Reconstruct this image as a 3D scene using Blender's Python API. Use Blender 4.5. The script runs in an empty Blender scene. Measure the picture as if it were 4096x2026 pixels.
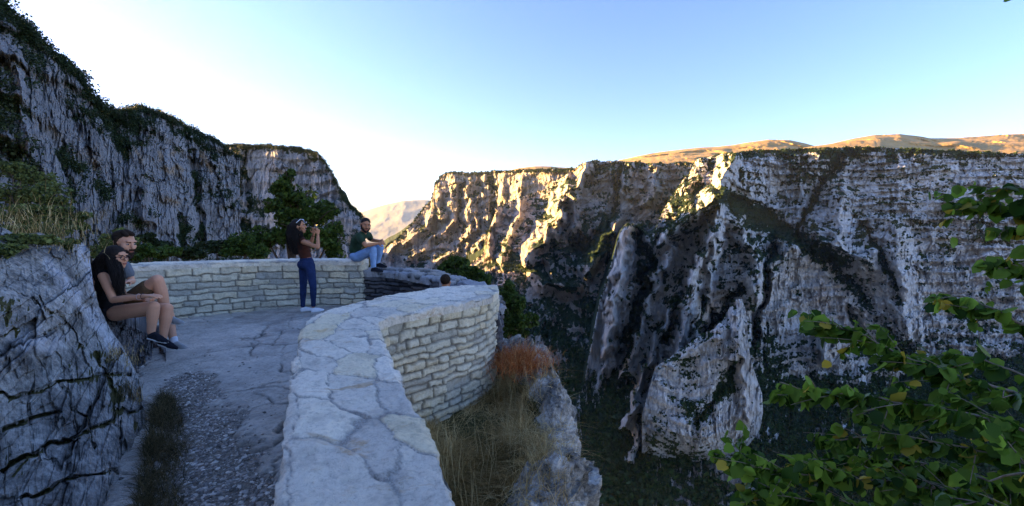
import bpy, bmesh, math, random
import numpy as np
from mathutils import Vector, Matrix

# ---------------------------------------------------------------- camera, sky, sun
S = bpy.context.scene
F = 420.0; PITCH = math.atan(29/420); CZ = 1.6
cam = bpy.data.cameras.new('camera'); co = bpy.data.objects.new('camera', cam)
S.collection.objects.link(co); S.camera = co
co.location = (0, 0, CZ); co.rotation_euler = (math.pi/2-PITCH, 0, 0)
cam.sensor_width = 36; cam.lens = 36*F/1024; cam.clip_start = .02; cam.clip_end = 60000
SUN_AZ, SUN_EL = -74, 9.0      # degrees: azimuth from +Y (negative = left), elevation
w = bpy.data.worlds.new('World'); S.world = w; w.use_nodes = True
nt = w.node_tree; bg = nt.nodes['Background']
sky = nt.nodes.new('ShaderNodeTexSky'); sky.sky_type = 'NISHITA'; sky.sun_disc = False
sky.sun_elevation = math.radians(SUN_EL); sky.sun_rotation = math.radians(SUN_AZ)
sky.air_density = 1.0; sky.dust_density = 0.7; sky.ozone_density = 2.6; sky.altitude = 900
hs = nt.nodes.new('ShaderNodeHueSaturation'); hs.inputs['Saturation'].default_value = 1.06
nt.links.new(sky.outputs[0], hs.inputs['Color']); wb = nt.nodes.new('ShaderNodeMix'); wb.data_type = 'RGBA'; wb.blend_type = 'MULTIPLY'; wb.inputs[0].default_value = 1; wb.inputs[7].default_value = (1.06, .86, 1.0, 1)
nt.links.new(hs.outputs[0], wb.inputs[6]); nt.links.new(wb.outputs[2], bg.inputs[0]); bg.inputs[1].default_value = 0.06
sl = bpy.data.lights.new('sun', 'SUN'); so = bpy.data.objects.new('sun', sl); S.collection.objects.link(so)
sl.energy = 4.0; sl.angle = math.radians(.5); sl.color = (1, .57, .17)
a, e = math.radians(SUN_AZ), math.radians(SUN_EL)
sd = Vector((math.sin(a)*math.cos(e), math.cos(a)*math.cos(e), math.sin(e)))
so.rotation_euler = sd.to_track_quat('Z', 'Y').to_euler(); so.location = sd*50
S.view_settings.view_transform = 'Standard'; S.view_settings.look = 'None'
S.view_settings.exposure = 3.28; S.view_settings.gamma = 1
S.cycles.volume_bounces = 0; S.cycles.max_bounces = 6; S.cycles.diffuse_bounces = 3

# ---------------------------------------------------------------- helpers
rng = np.random.default_rng(7)
def ray(px, py):
    u = (np.asarray(px, float)-512)/F; v = (253-np.asarray(py, float))/F
    c, s = math.cos(PITCH), math.sin(PITCH)
    y = c+v*s; z = -s+v*c
    return u/y, z/y
def P(px, py, Y):          # world point seen at a picture position, Y metres ahead
    u, z = ray(px, py); Y = np.asarray(Y, float)
    return np.stack(np.broadcast_arrays(u*Y, Y, CZ+z*Y), -1)
def G(px, py, z):          # world point on the level z
    u, k = ray(px, py); Y = (z-CZ)/k
    return np.stack(np.broadcast_arrays(u*Y, Y, np.full_like(Y, z)), -1)
M32 = np.uint32
def _h(ix, iy, iz, seed):
    n = (ix.astype(np.int64)*374761393+iy.astype(np.int64)*668265263+iz.astype(np.int64)*2147483629+seed*974634777) & 0xffffffff
    n = ((n ^ (n >> 13))*1274126177) & 0xffffffff
    n = ((n ^ (n >> 16))*2246822519) & 0xffffffff
    n = n ^ (n >> 15)
    return (n & 0xffffff)/float(0xffffff)
def vn(x, y, z, seed=0):   # value noise 0..1
    x, y, z = np.broadcast_arrays(np.asarray(x, float), np.asarray(y, float), np.asarray(z, float))
    ix, iy, iz = np.floor(x), np.floor(y), np.floor(z)
    fx, fy, fz = x-ix, y-iy, z-iz
    fx, fy, fz = [f*f*f*(f*(f*6-15)+10) for f in (fx, fy, fz)]
    r = 0
    for dx in (0, 1):
        for dy in (0, 1):
            for dz in (0, 1):
                wgt = (fx if dx else 1-fx)*(fy if dy else 1-fy)*(fz if dz else 1-fz)
                r = r+wgt*_h(ix+dx, iy+dy, iz+dz, seed)
    return r
def fbm(x, y, z, o=4, seed=0, g=.5, ridged=False):
    r = 0; a = 1; t = 0
    for k in range(o):
        n = vn(x*2**k+17.3*k, y*2**k-9.1*k, z*2**k+4.7*k, seed+k)
        if ridged: n = 1-abs(2*n-1)
        r = r+a*n; t += a; a *= g
    return r/t
def arclen(p): return np.concatenate([[0], np.cumsum(np.linalg.norm(np.diff(p, axis=0), axis=1))])
def voro(x, y, sx, sy, seed):
    x = x/sx; y = y/sy; ix, iy = np.floor(x), np.floor(y); f1 = np.full(x.shape, 9.); f2 = f1.copy(); idd = np.zeros(x.shape)
    for dx in (-1, 0, 1):
        for dy in (-1, 0, 1):
            cx, cy = ix+dx, iy+dy; jx = cx+.15+.7*_h(cx, cy, cx*0, seed); jy = cy+.15+.7*_h(cx, cy, cx*0+1, seed)
            d = np.maximum(np.abs(x-jx), np.abs(y-jy))*.55+np.hypot(x-jx, y-jy)*.45; c = _h(cx, cy, cx*0+2, seed)
            m = d < f1; f2 = np.where(m, f1, np.minimum(f2, d)); idd = np.where(m, c, idd); f1 = np.where(m, d, f1)
    return idd, (f2-f1)*.5*(sx+sy)*.5
def sstep(a, b, x):
    t = np.clip((x-a)/(b-a), 0, 1); return t*t*(3-2*t)
def interp(pts):
    xs = [p[0] for p in pts]; ys = [p[1] for p in pts]
    return lambda x: np.interp(x, xs, ys)
def rbf(pts):
    p = np.array(pts, float); c = p[:, :2]/100; n = len(c)
    def phi(d): return np.where(d > 1e-9, d*d*np.log(np.maximum(d, 1e-9)), 0)
    K = phi(np.linalg.norm(c[:, None]-c[None], axis=2))+np.eye(n)*1e-3
    Q = np.hstack([np.ones((n, 1)), c]); A = np.block([[K, Q], [Q.T, np.zeros((3, 3))]])
    s = np.linalg.solve(A, np.concatenate([np.log(p[:, 2]), np.zeros(3)]))
    def f(x, y):
        x = x/100; y = y/100; r = s[n]+s[n+1]*x+s[n+2]*y
        for i in range(n): r = r+s[i]*phi(np.hypot(x-c[i, 0], y-c[i, 1]))
        return np.exp(r)
    return f
def polydist(x, y, pts):
    best = np.full(x.shape, 1e9); side = np.zeros(x.shape)
    for (ax, ay), (bx, by) in zip(pts[:-1], pts[1:]):
        dx, dy = bx-ax, by-ay; t = np.clip(((x-ax)*dx+(y-ay)*dy)/(dx*dx+dy*dy), 0, 1)
        d = np.hypot(x-ax-t*dx, y-ay-t*dy); m = d < best
        best = np.where(m, d, best)
    return best
def tag(o, label=None, cat=None, group=None, kind=None):
    if label: o['label'] = label
    if cat: o['category'] = cat
    if group: o['group'] = group
    if kind: o['kind'] = kind
    return o
def mk(name, v, f, mat=None, parent=None, smooth=True, attrs=None):
    v = np.asarray(v, np.float32).reshape(-1, 3); f = np.asarray(f, np.int32)
    m = bpy.data.meshes.new(name); k = f.shape[1]
    m.vertices.add(len(v)); m.vertices.foreach_set('co', v.ravel())
    m.loops.add(f.size); m.loops.foreach_set('vertex_index', f.ravel())
    m.polygons.add(len(f)); m.polygons.foreach_set('loop_start', np.arange(0, f.size, k, dtype=np.int32))
    m.polygons.foreach_set('use_smooth', np.full(len(f), smooth))
    m.update(calc_edges=True)
    for n, arr in (attrs or {}).items():
        arr = np.asarray(arr, np.float32)
        if arr.ndim == 2 and arr.shape[1] == 3:
            at = m.attributes.new(n, 'FLOAT_VECTOR', 'POINT'); at.data.foreach_set('vector', arr.ravel())
        else:
            at = m.attributes.new(n, 'FLOAT', 'POINT'); at.data.foreach_set('value', arr.ravel())
    o = bpy.data.objects.new(name, m); S.collection.objects.link(o)
    if mat: m.materials.append(mat)
    if parent: o.parent = parent
    return o
def empty(name, loc, label, cat, group=None):
    o = bpy.data.objects.new(name, None); S.collection.objects.link(o)
    o.location = [float(q) for q in loc]
    bpy.context.view_layer.update()
    return tag(o, label, cat, group)
def adopt(ch, par):       # parent keeping world geometry where it is (mesh coords made local)
    off = par.location if par.parent is None else par['_w'] if '_w' in par else par.location
    ch.data.transform(Matrix.Translation(-Vector(off))); ch.parent = par
    return ch
def gridf(nr, nc, wrap=False):
    i, j = np.meshgrid(np.arange(nr-1), np.arange(nc if wrap else nc-1), indexing='ij')
    jn = (j+1) % nc
    return np.stack([i*nc+j, i*nc+jn, (i+1)*nc+jn, (i+1)*nc+j], -1).reshape(-1, 4)
def gnormal(g):           # grid (r,c,3) normals
    du = np.gradient(g, axis=1); dv = np.gradient(g, axis=0)
    n = np.cross(du, dv); return n/np.maximum(np.linalg.norm(n, axis=2, keepdims=True), 1e-9)

# ---- materials
class N:
    def __init__(s, name, rough=.85):
        s.m = bpy.data.materials.new(name); s.m.use_nodes = True; s.t = s.m.node_tree
        s.b = s.t.nodes['Principled BSDF']; s.b.inputs['Roughness'].default_value = rough
        s.b.inputs['Specular IOR Level'].default_value = .25
        s.tc = None
    def n(s, typ, **k):
        x = s.t.nodes.new(typ)
        for a, v in k.items(): setattr(x, a, v)
        return x
    def l(s, a, b): s.t.links.new(a, b)
    def pos(s, sc=(1, 1, 1)):
        if not s.tc: s.tc = s.n('ShaderNodeTexCoord')
        mp = s.n('ShaderNodeMapping'); mp.inputs['Scale'].default_value = sc
        s.l(s.tc.outputs['Object'], mp.inputs[0]); return mp.outputs[0]
    def flow(s, sc=(1, 1, 1)):
        x = s.n('ShaderNodeAttribute'); x.attribute_name = 'flow'
        mp = s.n('ShaderNodeMapping'); mp.inputs['Scale'].default_value = sc
        s.l(x.outputs['Vector'], mp.inputs[0]); return mp.outputs[0]
    def noise(s, sc, detail=4, rough=.6, vec=None, dist=0):
        x = s.n('ShaderNodeTexNoise'); x.inputs['Scale'].default_value = sc; x.inputs['Detail'].default_value = detail
        x.inputs['Roughness'].default_value = rough; x.inputs['Distortion'].default_value = dist
        s.l(vec if vec is not None else s.pos(), x.inputs['Vector']); return x.outputs[0]
    def ramp(s, fac, stops):
        x = s.n('ShaderNodeValToRGB'); e = x.color_ramp.elements
        while len(e) < len(stops): e.new(.5)
        for q, (p, c) in zip(e, stops):
            q.position = p; q.color = (*c, 1) if hasattr(c, '__len__') else (c, c, c, 1)
        s.l(fac, x.inputs[0]); return x.outputs[0]
    def mix(s, fac, a, b, mode='MIX'):
        x = s.n('ShaderNodeMix', data_type='RGBA', blend_type=mode)
        for inp, val in ((x.inputs[0], fac), (x.inputs[6], a), (x.inputs[7], b)):
            if isinstance(val, (int, float)): inp.default_value = val
            elif isinstance(val, tuple): inp.default_value = (*val, 1)
            else: s.l(val, inp)
        return x.outputs[2]
    def attr(s, name):
        x = s.n('ShaderNodeAttribute'); x.attribute_name = name; return x.outputs['Fac']
    def math(s, op, a, b=None):
        x = s.n('ShaderNodeMath', operation=op)
        for i, val in enumerate((a, b)):
            if val is None: continue
            if isinstance(val, (int, float)): x.inputs[i].default_value = val
            else: s.l(val, x.inputs[i])
        return x.outputs[0]
    def bump(s, h, dist, strength=1.0):
        x = s.n('ShaderNodeBump'); x.inputs['Distance'].default_value = dist; x.inputs['Strength'].default_value = strength
        s.l(h, x.inputs['Height'])
        if s.b.inputs['Normal'].links: s.l(s.b.inputs['Normal'].links[0].from_socket, x.inputs['Normal'])
        s.l(x.outputs[0], s.b.inputs['Normal'])
    def col(s, c):
        if isinstance(c, tuple): s.b.inputs['Base Color'].default_value = (*c, 1)
        else: s.l(c, s.b.inputs['Base Color'])
        return s.m
def flat(name, c, rough=.8, var=.25, sc=20, spec=None):
    m = N(name, rough); d = tuple(q*(1-var) for q in c); h = tuple(min(1, q*(1+var)) for q in c)
    if spec is not None: m.b.inputs['Specular IOR Level'].default_value = spec
    return m.col(m.ramp(m.noise(sc, 3), [(.3, d), (.7, h)]))
def cliffmat(name, u, light=(.42, .41, .40), dark=(.13, .13, .14), warm=(.5, .33, .2), warmth=.35):
    """limestone wall; u = feature size in metres"""
    m = N(name, .95)
    streak = m.noise(1, 6, .65, m.flow((1/u, 1/u, .42/u)), .4)
    fine = m.noise(1, 5, .7, m.flow((5/u, 5/u, 3/u)))
    c = m.ramp(streak, [(.27, dark), (.38, tuple(.6*p+.4*q for p, q in zip(light, dark))), (.50, light), (.8, tuple(min(1, q*1.25) for q in light))])
    big = m.noise(1, 4, .6, m.pos((.3/u, .3/u, .16/u)), .6)
    c = m.mix(m.math('MULTIPLY', m.ramp(big, [(.52, 0.), (.66, 1.)]), warmth), c, warm)
    c = m.mix(m.attr('warm'), c, warm)
    c = m.mix(.75, c, m.ramp(fine, [(.3, .45), (.5, .9), (.7, 1.)]), 'MULTIPLY')
    veg = m.math('ADD', m.attr('veg'), m.math('MULTIPLY', m.math('SUBTRACT', fine, .5), 1.6))
    vc = m.ramp(m.noise(1, 4, .7, m.pos((2.2/u, 2.2/u, 2.2/u))), [(.3, (.008, .020, .008)), (.6, (.020, .046, .016)), (.8, (.055, .085, .028))])
    c = m.mix(m.ramp(veg, [(.42, 0.), (.56, 1.)]), c, vc)
    m.bump(m.math('ADD', streak, m.math('MULTIPLY', fine, .6)), u*.5, 1.)
    return m.col(c)

# leaf clouds: many small quads (or leaf shapes) spread in clumps
def leafquads(c, size, rg, up=.3, asp=.6):
    n = len(c); a = rg.normal(size=(n, 3)); a /= np.linalg.norm(a, axis=1, keepdims=True)
    b = rg.normal(size=(n, 3)); b[:, 2] += up; b = np.cross(a, b); b /= np.maximum(np.linalg.norm(b, axis=1, keepdims=True), 1e-6)
    s = (np.broadcast_to(size, n)*rg.uniform(.6, 1.3, n))[:, None]
    v = np.stack([c-a*s*.5, c+b*s*asp*.5, c+a*s*.5, c-b*s*asp*.5], 1).reshape(-1, 3)
    return v, np.arange(4*n).reshape(-1, 4)
def cloudpts(center, rad, n, rg, clumps=14, shell=.55):
    cc = rg.normal(size=(clumps, 3)); cc /= np.linalg.norm(cc, axis=1, keepdims=True)
    cc *= rg.uniform(.35, .85, (clumps, 1)); k = rg.integers(0, clumps, n)
    d = rg.normal(size=(n, 3)); d /= np.linalg.norm(d, axis=1, keepdims=True)
    r = rg.uniform(shell, 1, (n, 1))**.6
    cr = rg.uniform(.25, .5, clumps)[k][:, None]
    return np.asarray(center)+(cc[k]+d*r*cr)*np.asarray(rad)
def bushmesh(name, places, mat, rg, per=40, leaf=.35, clumps=6, kind=None, label=None, cat=None, parent=None):
    """places: array (n,4) x,y,z,r -> one mesh of leaf clumps"""
    pl = np.asarray(places, float); n = len(pl)
    idx = np.repeat(np.arange(n), per)
    cl = rg.normal(size=(n, clumps, 3)); cl /= np.linalg.norm(cl, axis=2, keepdims=True); cl *= .55
    k = rg.integers(0, clumps, n*per)
    d = rg.normal(size=(n*per, 3)); d /= np.linalg.norm(d, axis=1, keepdims=True)
    q = pl[idx, :3]+(cl[idx, k]+d*.5*rg.uniform(.5, 1, (n*per, 1)))*pl[idx, 3:4]*np.array([1, 1, .85])
    v, f = leafquads(q, pl[idx, 3]*leaf*2, rg, asp=.8)
    o = mk(name, v, f, mat, parent, smooth=False, attrs={'tone': np.repeat(rg.uniform(0, 1, n*per), 4)})
    return tag(o, label, cat, None, kind)
def foliage(name, dark, light, trans=.25, yellow=None, yf=.04):
    m = N(name, .6); c = m.ramp(m.attr('tone'), [(0., dark), (1-yf if yellow else 1., light)]+([(1-yf+.01, yellow)] if yellow else []))
    c = m.mix(.5, c, m.ramp(m.noise(.8, 3), [(.35, .45), (.65, 1.)]), 'MULTIPLY')
    m.col(c)
    tr = m.n('ShaderNodeBsdfTranslucent'); m.l(c, tr.inputs[0]); mx = m.n('ShaderNodeMixShader'); mx.inputs[0].default_value = trans
    m.l(m.b.outputs[0], mx.inputs[1]); m.l(tr.outputs[0], mx.inputs[2])
    m.l(mx.outputs[0], m.t.nodes['Material Output'].inputs[0])
    return m.m
def tubes(paths, radii, sides=5):
    """paths list of (k,3), radii list of (k,) -> verts, faces"""
    V = []; Fc = []; off = 0
    for p, r in zip(paths, radii):
        p = np.asarray(p, float); k = len(p); r = np.broadcast_to(r, k)
        t = np.gradient(p, axis=0); t /= np.maximum(np.linalg.norm(t, axis=1, keepdims=True), 1e-9)
        ref = np.array([0, 0, 1.]) if abs(t[0, 2]) < .9 else np.array([1., 0, 0])
        a = np.cross(t, ref); a /= np.maximum(np.linalg.norm(a, axis=1, keepdims=True), 1e-9); b = np.cross(t, a)
        an = np.arange(sides)*2*math.pi/sides
        ring = p[:, None]+r[:, None, None]*(np.cos(an)[None, :, None]*a[:, None]+np.sin(an)[None, :, None]*b[:, None])
        V.append(ring.reshape(-1, 3)); Fc.append(gridf(k, sides, True)+off); off += k*sides
    return np.concatenate(V), np.concatenate(Fc)

# ---------------------------------------------------------------- the gorge
def cliff(name, x0, x1, nx, top, bot, ny, ctrl, ridges=(), gullies=(), left=None, right=None, fl=30., amp=.02,
          back=600, backdz=0., mat=None, seed=0, vegs=(), vegbias=0., warms=(), edge=.6, strat=.6, cliffy=1.0, zs=2.2, blk=1.2, blkrot=0., blks=(1.1, 2.4), smooth=False, iso=0, rg_=1.0, crk=.35, jd=1., wrapL=0, wrapR=0):
    s = np.linspace(0, 1, nx)[None]; t = np.linspace(0, 1, ny)[:, None]
    ymin = float(np.min(top(np.linspace(x0, x1, 50))))
    py0 = ymin+(bot-ymin)*t+0*s
    L = left(py0) if left else np.full_like(py0, x0)
    R = right(py0) if right else np.full_like(py0, x1)
    px = L+(R-L)*s
    py = top(px); py = py+(fbm(px/9, seed*3.1, 0, 4, seed+40)-.5)*edge*3; py = py+(py0-ymin)/(bot-ymin)*(bot-py)
    Y = rbf(ctrl)(px, py)
    wx = px+(vn(px/12, py/12, 1, seed)-.5)*9+(vn(px/4, py/5, 1, seed+3)-.5)*4; wy = py+(vn(px/12, py/12, 5, seed)-.5)*9
    gv = np.zeros_like(Y)
    for pts, am, wd in ridges: Y = Y-rg_*am*np.maximum(0, 1-polydist(wx, wy, pts)/wd)**1.2
    for pts, am, wd in gullies:
        q = np.maximum(0, 1-polydist(wx, wy, pts)/wd); Y = Y+rg_*am*q**.8; gv = np.maximum(gv, q*1.1)
    W = P(px, py, Y); yr = float(np.median(Y[:ny//2])); W0 = P(px, py, rbf(ctrl)(px, py)); mr = W0[int(ny*.55), :, :2]; X_ = np.interp(px, px[int(ny*.55)], arclen(mr)); Y_, Z_ = W[..., 1]*.25, W[..., 2]
    if iso: X_, Y_ = W[..., 0], W[..., 1]*iso
    flow = np.stack([X_, Y_, Z_], -1) if fl > 1 else W.copy()
    # wander the sample point a little so that flutes do not run dead straight
    wa = (fbm(X_/fl/2, Y_/fl/2, Z_/fl/2, 3, seed+9)-.5)*.5*fl
    X_ = X_+wa; Y_ = Y_-wa
    b = fbm(X_/(fl*4), Y_/(fl*4), Z_/(fl*5), 3, seed)-.5
    fz = fbm(X_/fl, Y_/fl, Z_/(fl*zs), 5, seed+5, .55, True)-.5
    fq = (fz+.5)*9; fq = (np.floor(fq)+sstep(.55, 1., fq-np.floor(fq)))/9-.5; fz = fz*.35+fq*.65
    fine = fbm(X_/(fl*.22), Y_/(fl*.22), Z_/(fl*.5), 3, seed+8, .6, True)-.5
    lz = Z_/(fl*1.1)+2.*vn(X_/(fl*5), Y_/(fl*5), Z_/(fl*5), seed+7)
    st = (lz-np.floor(lz)); st = sstep(.0, .35, st)-st     # ledges
    mod = .4+1.2*vn(X_/(fl*2.5), Y_/(fl*2.5), Z_/(fl*2.5), seed+11)
    D = Y*amp*(b*5.5+(fz*2.0)*mod*cliffy+fine*.85*mod)+fl*strat*st*mod
    ca, sa = math.cos(blkrot), math.sin(blkrot); jx = X_+(fine*.5+b)*fl*.5*jd; jz = Z_+(fine*.5-b)*fl*.8*jd
    for q, am_ in ((1., 1.2), (.45, .7), (.2, .35)):
        i1, d1 = voro(jx*ca+jz*sa, jz*ca-jx*sa, fl*blks[0]*q, fl*blks[1]*q, seed+70)
        D = D+am_*blk*Y*amp*((i1-.5)*1.1-crk*(1-sstep(0, .06*fl*q, d1)))*(.4+mod*.6)
    Y = Y-D
    W = P(px, py, Y)
    nrm = gnormal(W); nz = np.abs(nrm[..., 2])
    # vegetation sits on flatter ground and in gullies
    X_, Y_, Z_ = W[..., 0], W[..., 1], W[..., 2]
    nb = fbm(X_/(fl*1.5), Y_/(fl*1.5), Z_/(fl*1.5), 4, seed+21)
    nd = np.array(fbm(X_/(fl*.33), Y_/(fl*.33), Z_/(fl*.33), 2, seed+25))
    nzb = nz.copy()
    for _ in range(2):
        nzb = (nzb+np.roll(nzb, 1, 0)+np.roll(nzb, -1, 0)+np.roll(nzb, 1, 1)+np.roll(nzb, -1, 1))/5
    veg = sstep(.35, .8, nzb)*.9+(nb-.5)*2.0+(nd-.5)*1.1+vegbias+gv*.95-(fz*mod)*.9
    for pts, am, wd in vegs: veg = veg+am*np.maximum(0, 1-polydist(wx, wy, pts)/wd)
    wm = np.zeros_like(veg)
    for pts, am, wd in warms:
        wm = np.maximum(wm, am*sstep(0, 1, np.maximum(0, 1-polydist(wx+(nd-.5)*8, wy+(nb-.5)*14, pts)/wd)))
    veg = np.clip(veg, 0, 1)
    rows = [W]
    def strip(edge_pts, k, dirs):   # helper: columns/rows continuing away from the eye
        return [edge_pts+dirs*q for q in k]
    # plateau behind the rim
    away = np.stack([W[0, :, 0]/W[0, :, 1], np.ones(nx), np.zeros(nx)], -1)
    ks = np.array([1., .5, .2, .06])*back
    pl = [W[0]+away*q+np.array([0, 0, backdz*q])[None] for q in ks]
    fa = np.concatenate([np.repeat(flow[:1], 4, 0), flow], 0)
    Gd = np.concatenate([np.stack(pl), W], 0); va = np.concatenate([np.full((4, nx), .8 if back > 20 else 0.), veg], 0); wa_ = np.concatenate([np.zeros((4, nx)), wm], 0)
    if wrapL:
        fa = np.concatenate([fa[:, :1]]*2+[fa], 1)
        e0 = Gd[:, :1]; c = np.concatenate([e0+np.stack([(e0[..., 0]/e0[..., 1]+.15)*q, 0*e0[..., 0]+q, 0*e0[..., 0]-q*.02], -1) for q in (wrapL, wrapL*.3)], 1)
        Gd = np.concatenate([c, Gd], 1); va = np.concatenate([va[:, :1]]*2+[va], 1); wa_ = np.concatenate([wa_[:, :1]]*2+[wa_], 1)
    if wrapR:
        fa = np.concatenate([fa]+[fa[:, -1:]]*2, 1)
        e0 = Gd[:, -1:]; c = np.concatenate([e0+np.stack([(e0[..., 0]/e0[..., 1]-.15)*q, 0*e0[..., 0]+q, 0*e0[..., 0]-q*.02], -1) for q in (wrapR*.3, wrapR)], 1)
        Gd = np.concatenate([Gd, c], 1); va = np.concatenate([va]+[va[:, -1:]]*2, 1); wa_ = np.concatenate([wa_]+[wa_[:, -1:]]*2, 1)
    o = mk(name, Gd.reshape(-1, 3), gridf(*Gd.shape[:2]), mat, smooth=smooth, attrs={'veg': va.ravel(), 'warm': wa_.ravel(), 'flow': fa.reshape(-1, 3)})
    tag(o, kind='structure')
    return o, W, veg, px, py
def scatter(W, veg, n, rg, r0, r1, thr=.55, rim=0, py=None):
    p = np.clip(veg-thr, 0, 1).ravel(); 
    if rim: p = p.reshape(veg.shape).copy(); p[:rim] = 1.; p = p.ravel()
    ys = W[..., 1].ravel(); p = p*ys*ys if False else p
    i = rg.choice(len(p), n, p=p/p.sum())
    q = W.reshape(-1, 3)[i]+rg.normal(size=(n, 3))*r0*.3
    return np.column_stack([q, r0+(r1-r0)*rg.random(n)**2])

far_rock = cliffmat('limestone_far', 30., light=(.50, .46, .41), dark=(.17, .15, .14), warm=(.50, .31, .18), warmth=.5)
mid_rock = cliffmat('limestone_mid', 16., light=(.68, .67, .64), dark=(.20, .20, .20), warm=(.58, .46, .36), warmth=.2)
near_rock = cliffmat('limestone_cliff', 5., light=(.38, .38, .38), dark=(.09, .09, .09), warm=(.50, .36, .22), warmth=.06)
shrub_far = foliage('shrub_far', (.010, .026, .007), (.045, .085, .018), .15)
shrub_near = foliage('shrub_near', (.010, .022, .007), (.04, .07, .02), .2)

# A: farthest promontory
topA = interp([(375, 258), (388, 245), (400, 236), (412, 224), (424, 208), (431, 200), (435, 184), (442, 175), (450, 172), (470, 173), (500, 171), (530, 170), (600, 169)])
ctA = [(440, 185, 2500), (480, 180, 2350), (540, 180, 1950), (600, 185, 1800), (440, 235, 2400), (480, 235, 2230), (540, 235, 1850), (390, 255, 2300), (440, 262, 2100), (500, 265, 1850), (560, 270, 1700), (400, 300, 1900), (560, 300, 1500), (380, 262, 2300), (430, 205, 2470)]
oA, WA, vA, _, pA = cliff('cliff', 372, 600, 420, topA, 305, 220, ctA, mat=far_rock, seed=1, fl=45, amp=.011, vegbias=-.35,
    ridges=[([(440, 212), (412, 235), (386, 254)], 110, 7), ([(455, 222), (430, 243), (405, 260)], 100, 6), ([(470, 232), (452, 250), (436, 264)], 100, 6), ([(487, 236), (472, 254), (464, 266)], 90, 6),
            ([(452, 180), (450, 200), (456, 225)], 80, 8), ([(468, 182), (470, 205), (466, 228)], 90, 7), ([(478, 186), (476, 232)], 60, 5), ([(507, 176), (505, 195)], 50, 5), ([(520, 176), (522, 195)], 50, 5), ([(435, 190), (437, 215)], 60, 5)],
    gullies=[([(461, 185), (460, 230)], 60, 4), ([(495, 176), (492, 230)], 60, 7)], edge=.5, back=900, backdz=.01)
# B: next buttress
topB = interp([(470, 264), (483, 254), (487, 238), (492, 222), (498, 206), (505, 203), (515, 200), (532, 194), (548, 188), (562, 178), (572, 171), (580, 164), (588, 161), (620, 160.5), (650, 163), (690, 163), (720, 165), (760, 168)])
ctB = [(498, 210, 1800), (490, 240, 1750), (532, 200, 1850), (590, 165, 1700), (640, 165, 1600), (700, 168, 1500), (760, 170, 1500), (560, 220, 1600), (600, 220, 1500), (640, 215, 1500), (690, 220, 1400), (580, 260, 1300), (540, 265, 1350), (500, 262, 1450), (640, 270, 1150), (560, 290, 1200), (500, 300, 1150), (560, 350, 950), (600, 400, 760), (500, 400, 800), (640, 350, 950), (560, 500, 520), (470, 270, 1500)]
oB, WB, vB, _, pB = cliff('cliff', 468, 760, 560, topB, 530, 520, ctB, mat=far_rock, seed=2, fl=34, amp=.0135, vegbias=-.14, rg_=1.5,
    ridges=[([(586, 165), (572, 188), (562, 208), (548, 232), (532, 256)], 170, 13), ([(498, 206), (492, 228), (487, 255)], 70, 6), ([(577, 195), (574, 238)], 90, 8), ([(613, 222), (602, 245), (588, 268)], 190, 13),
            ([(560, 205), (556, 240)], 70, 7), ([(520, 200), (512, 232), (500, 258)], 60, 7), ([(540, 222), (530, 262)], 80, 7), ([(628, 165), (622, 195)], 60, 7), ([(535, 276), (550, 285), (575, 288)], 80, 10), ([(655, 165), (650, 205)], 50, 8), ([(548, 262), (560, 285)], 70, 8)],
    gullies=[([(616, 178), (618, 205), (600, 232)], 60, 6), ([(575, 244), (585, 250), (600, 240)], 120, 12)],
    vegs=[([(575, 248), (590, 250), (604, 240)], .8, 22), ([(500, 262), (530, 272), (580, 275)], .45, 22), ([(600, 172), (618, 168), (640, 166)], .6, 9), ([(560, 210), (545, 215)], .5, 10), ([(500, 330), (560, 330), (600, 330)], .8, 40), ([(500, 450), (600, 450)], 1.2, 90), ([(602, 235), (590, 262)], .6, 9)],
    warms=[([(600, 268), (612, 262)], .5, 16), ([(640, 200), (660, 205)], .35, 22), ([(535, 285), (575, 290)], .4, 14)], edge=.8, back=900, backdz=.005)
# C and D: the great wall to the right with its ridge and pinnacles
topD = interp([(560, 470), (585, 380), (600, 300), (612, 262), (620, 232), (626, 224), (640, 226), (648, 236), (655, 232), (664, 208), (672, 196), (680, 184), (690, 172), (696, 160), (705, 157), (730, 153), (760, 150), (800, 149), (860, 147), (900, 148), (940, 150), (1060, 156)])
ctD = [(700, 162, 1250), (740, 155, 1150), (830, 152, 1130), (930, 152, 1090), (1024, 158, 1040), (770, 200, 1120), (800, 240, 1000), (900, 235, 970), (1024, 235, 930), (790, 300, 900), (850, 340, 880), (950, 350, 840), (1024, 350, 810), (820, 405, 760), (900, 420, 700), (1024, 440, 600), (760, 480, 560), (900, 506, 480), (1024, 506, 450),
       (735, 170, 1060), (715, 190, 1020), (690, 215, 990), (665, 240, 970), (640, 232, 1000), (622, 300, 900), (600, 370, 820), (700, 300, 860), (680, 400, 740), (640, 450, 640), (600, 520, 480), (575, 430, 690), (565, 506, 500), (700, 500, 520), (845, 165, 1150), (870, 290, 920)]
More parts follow.
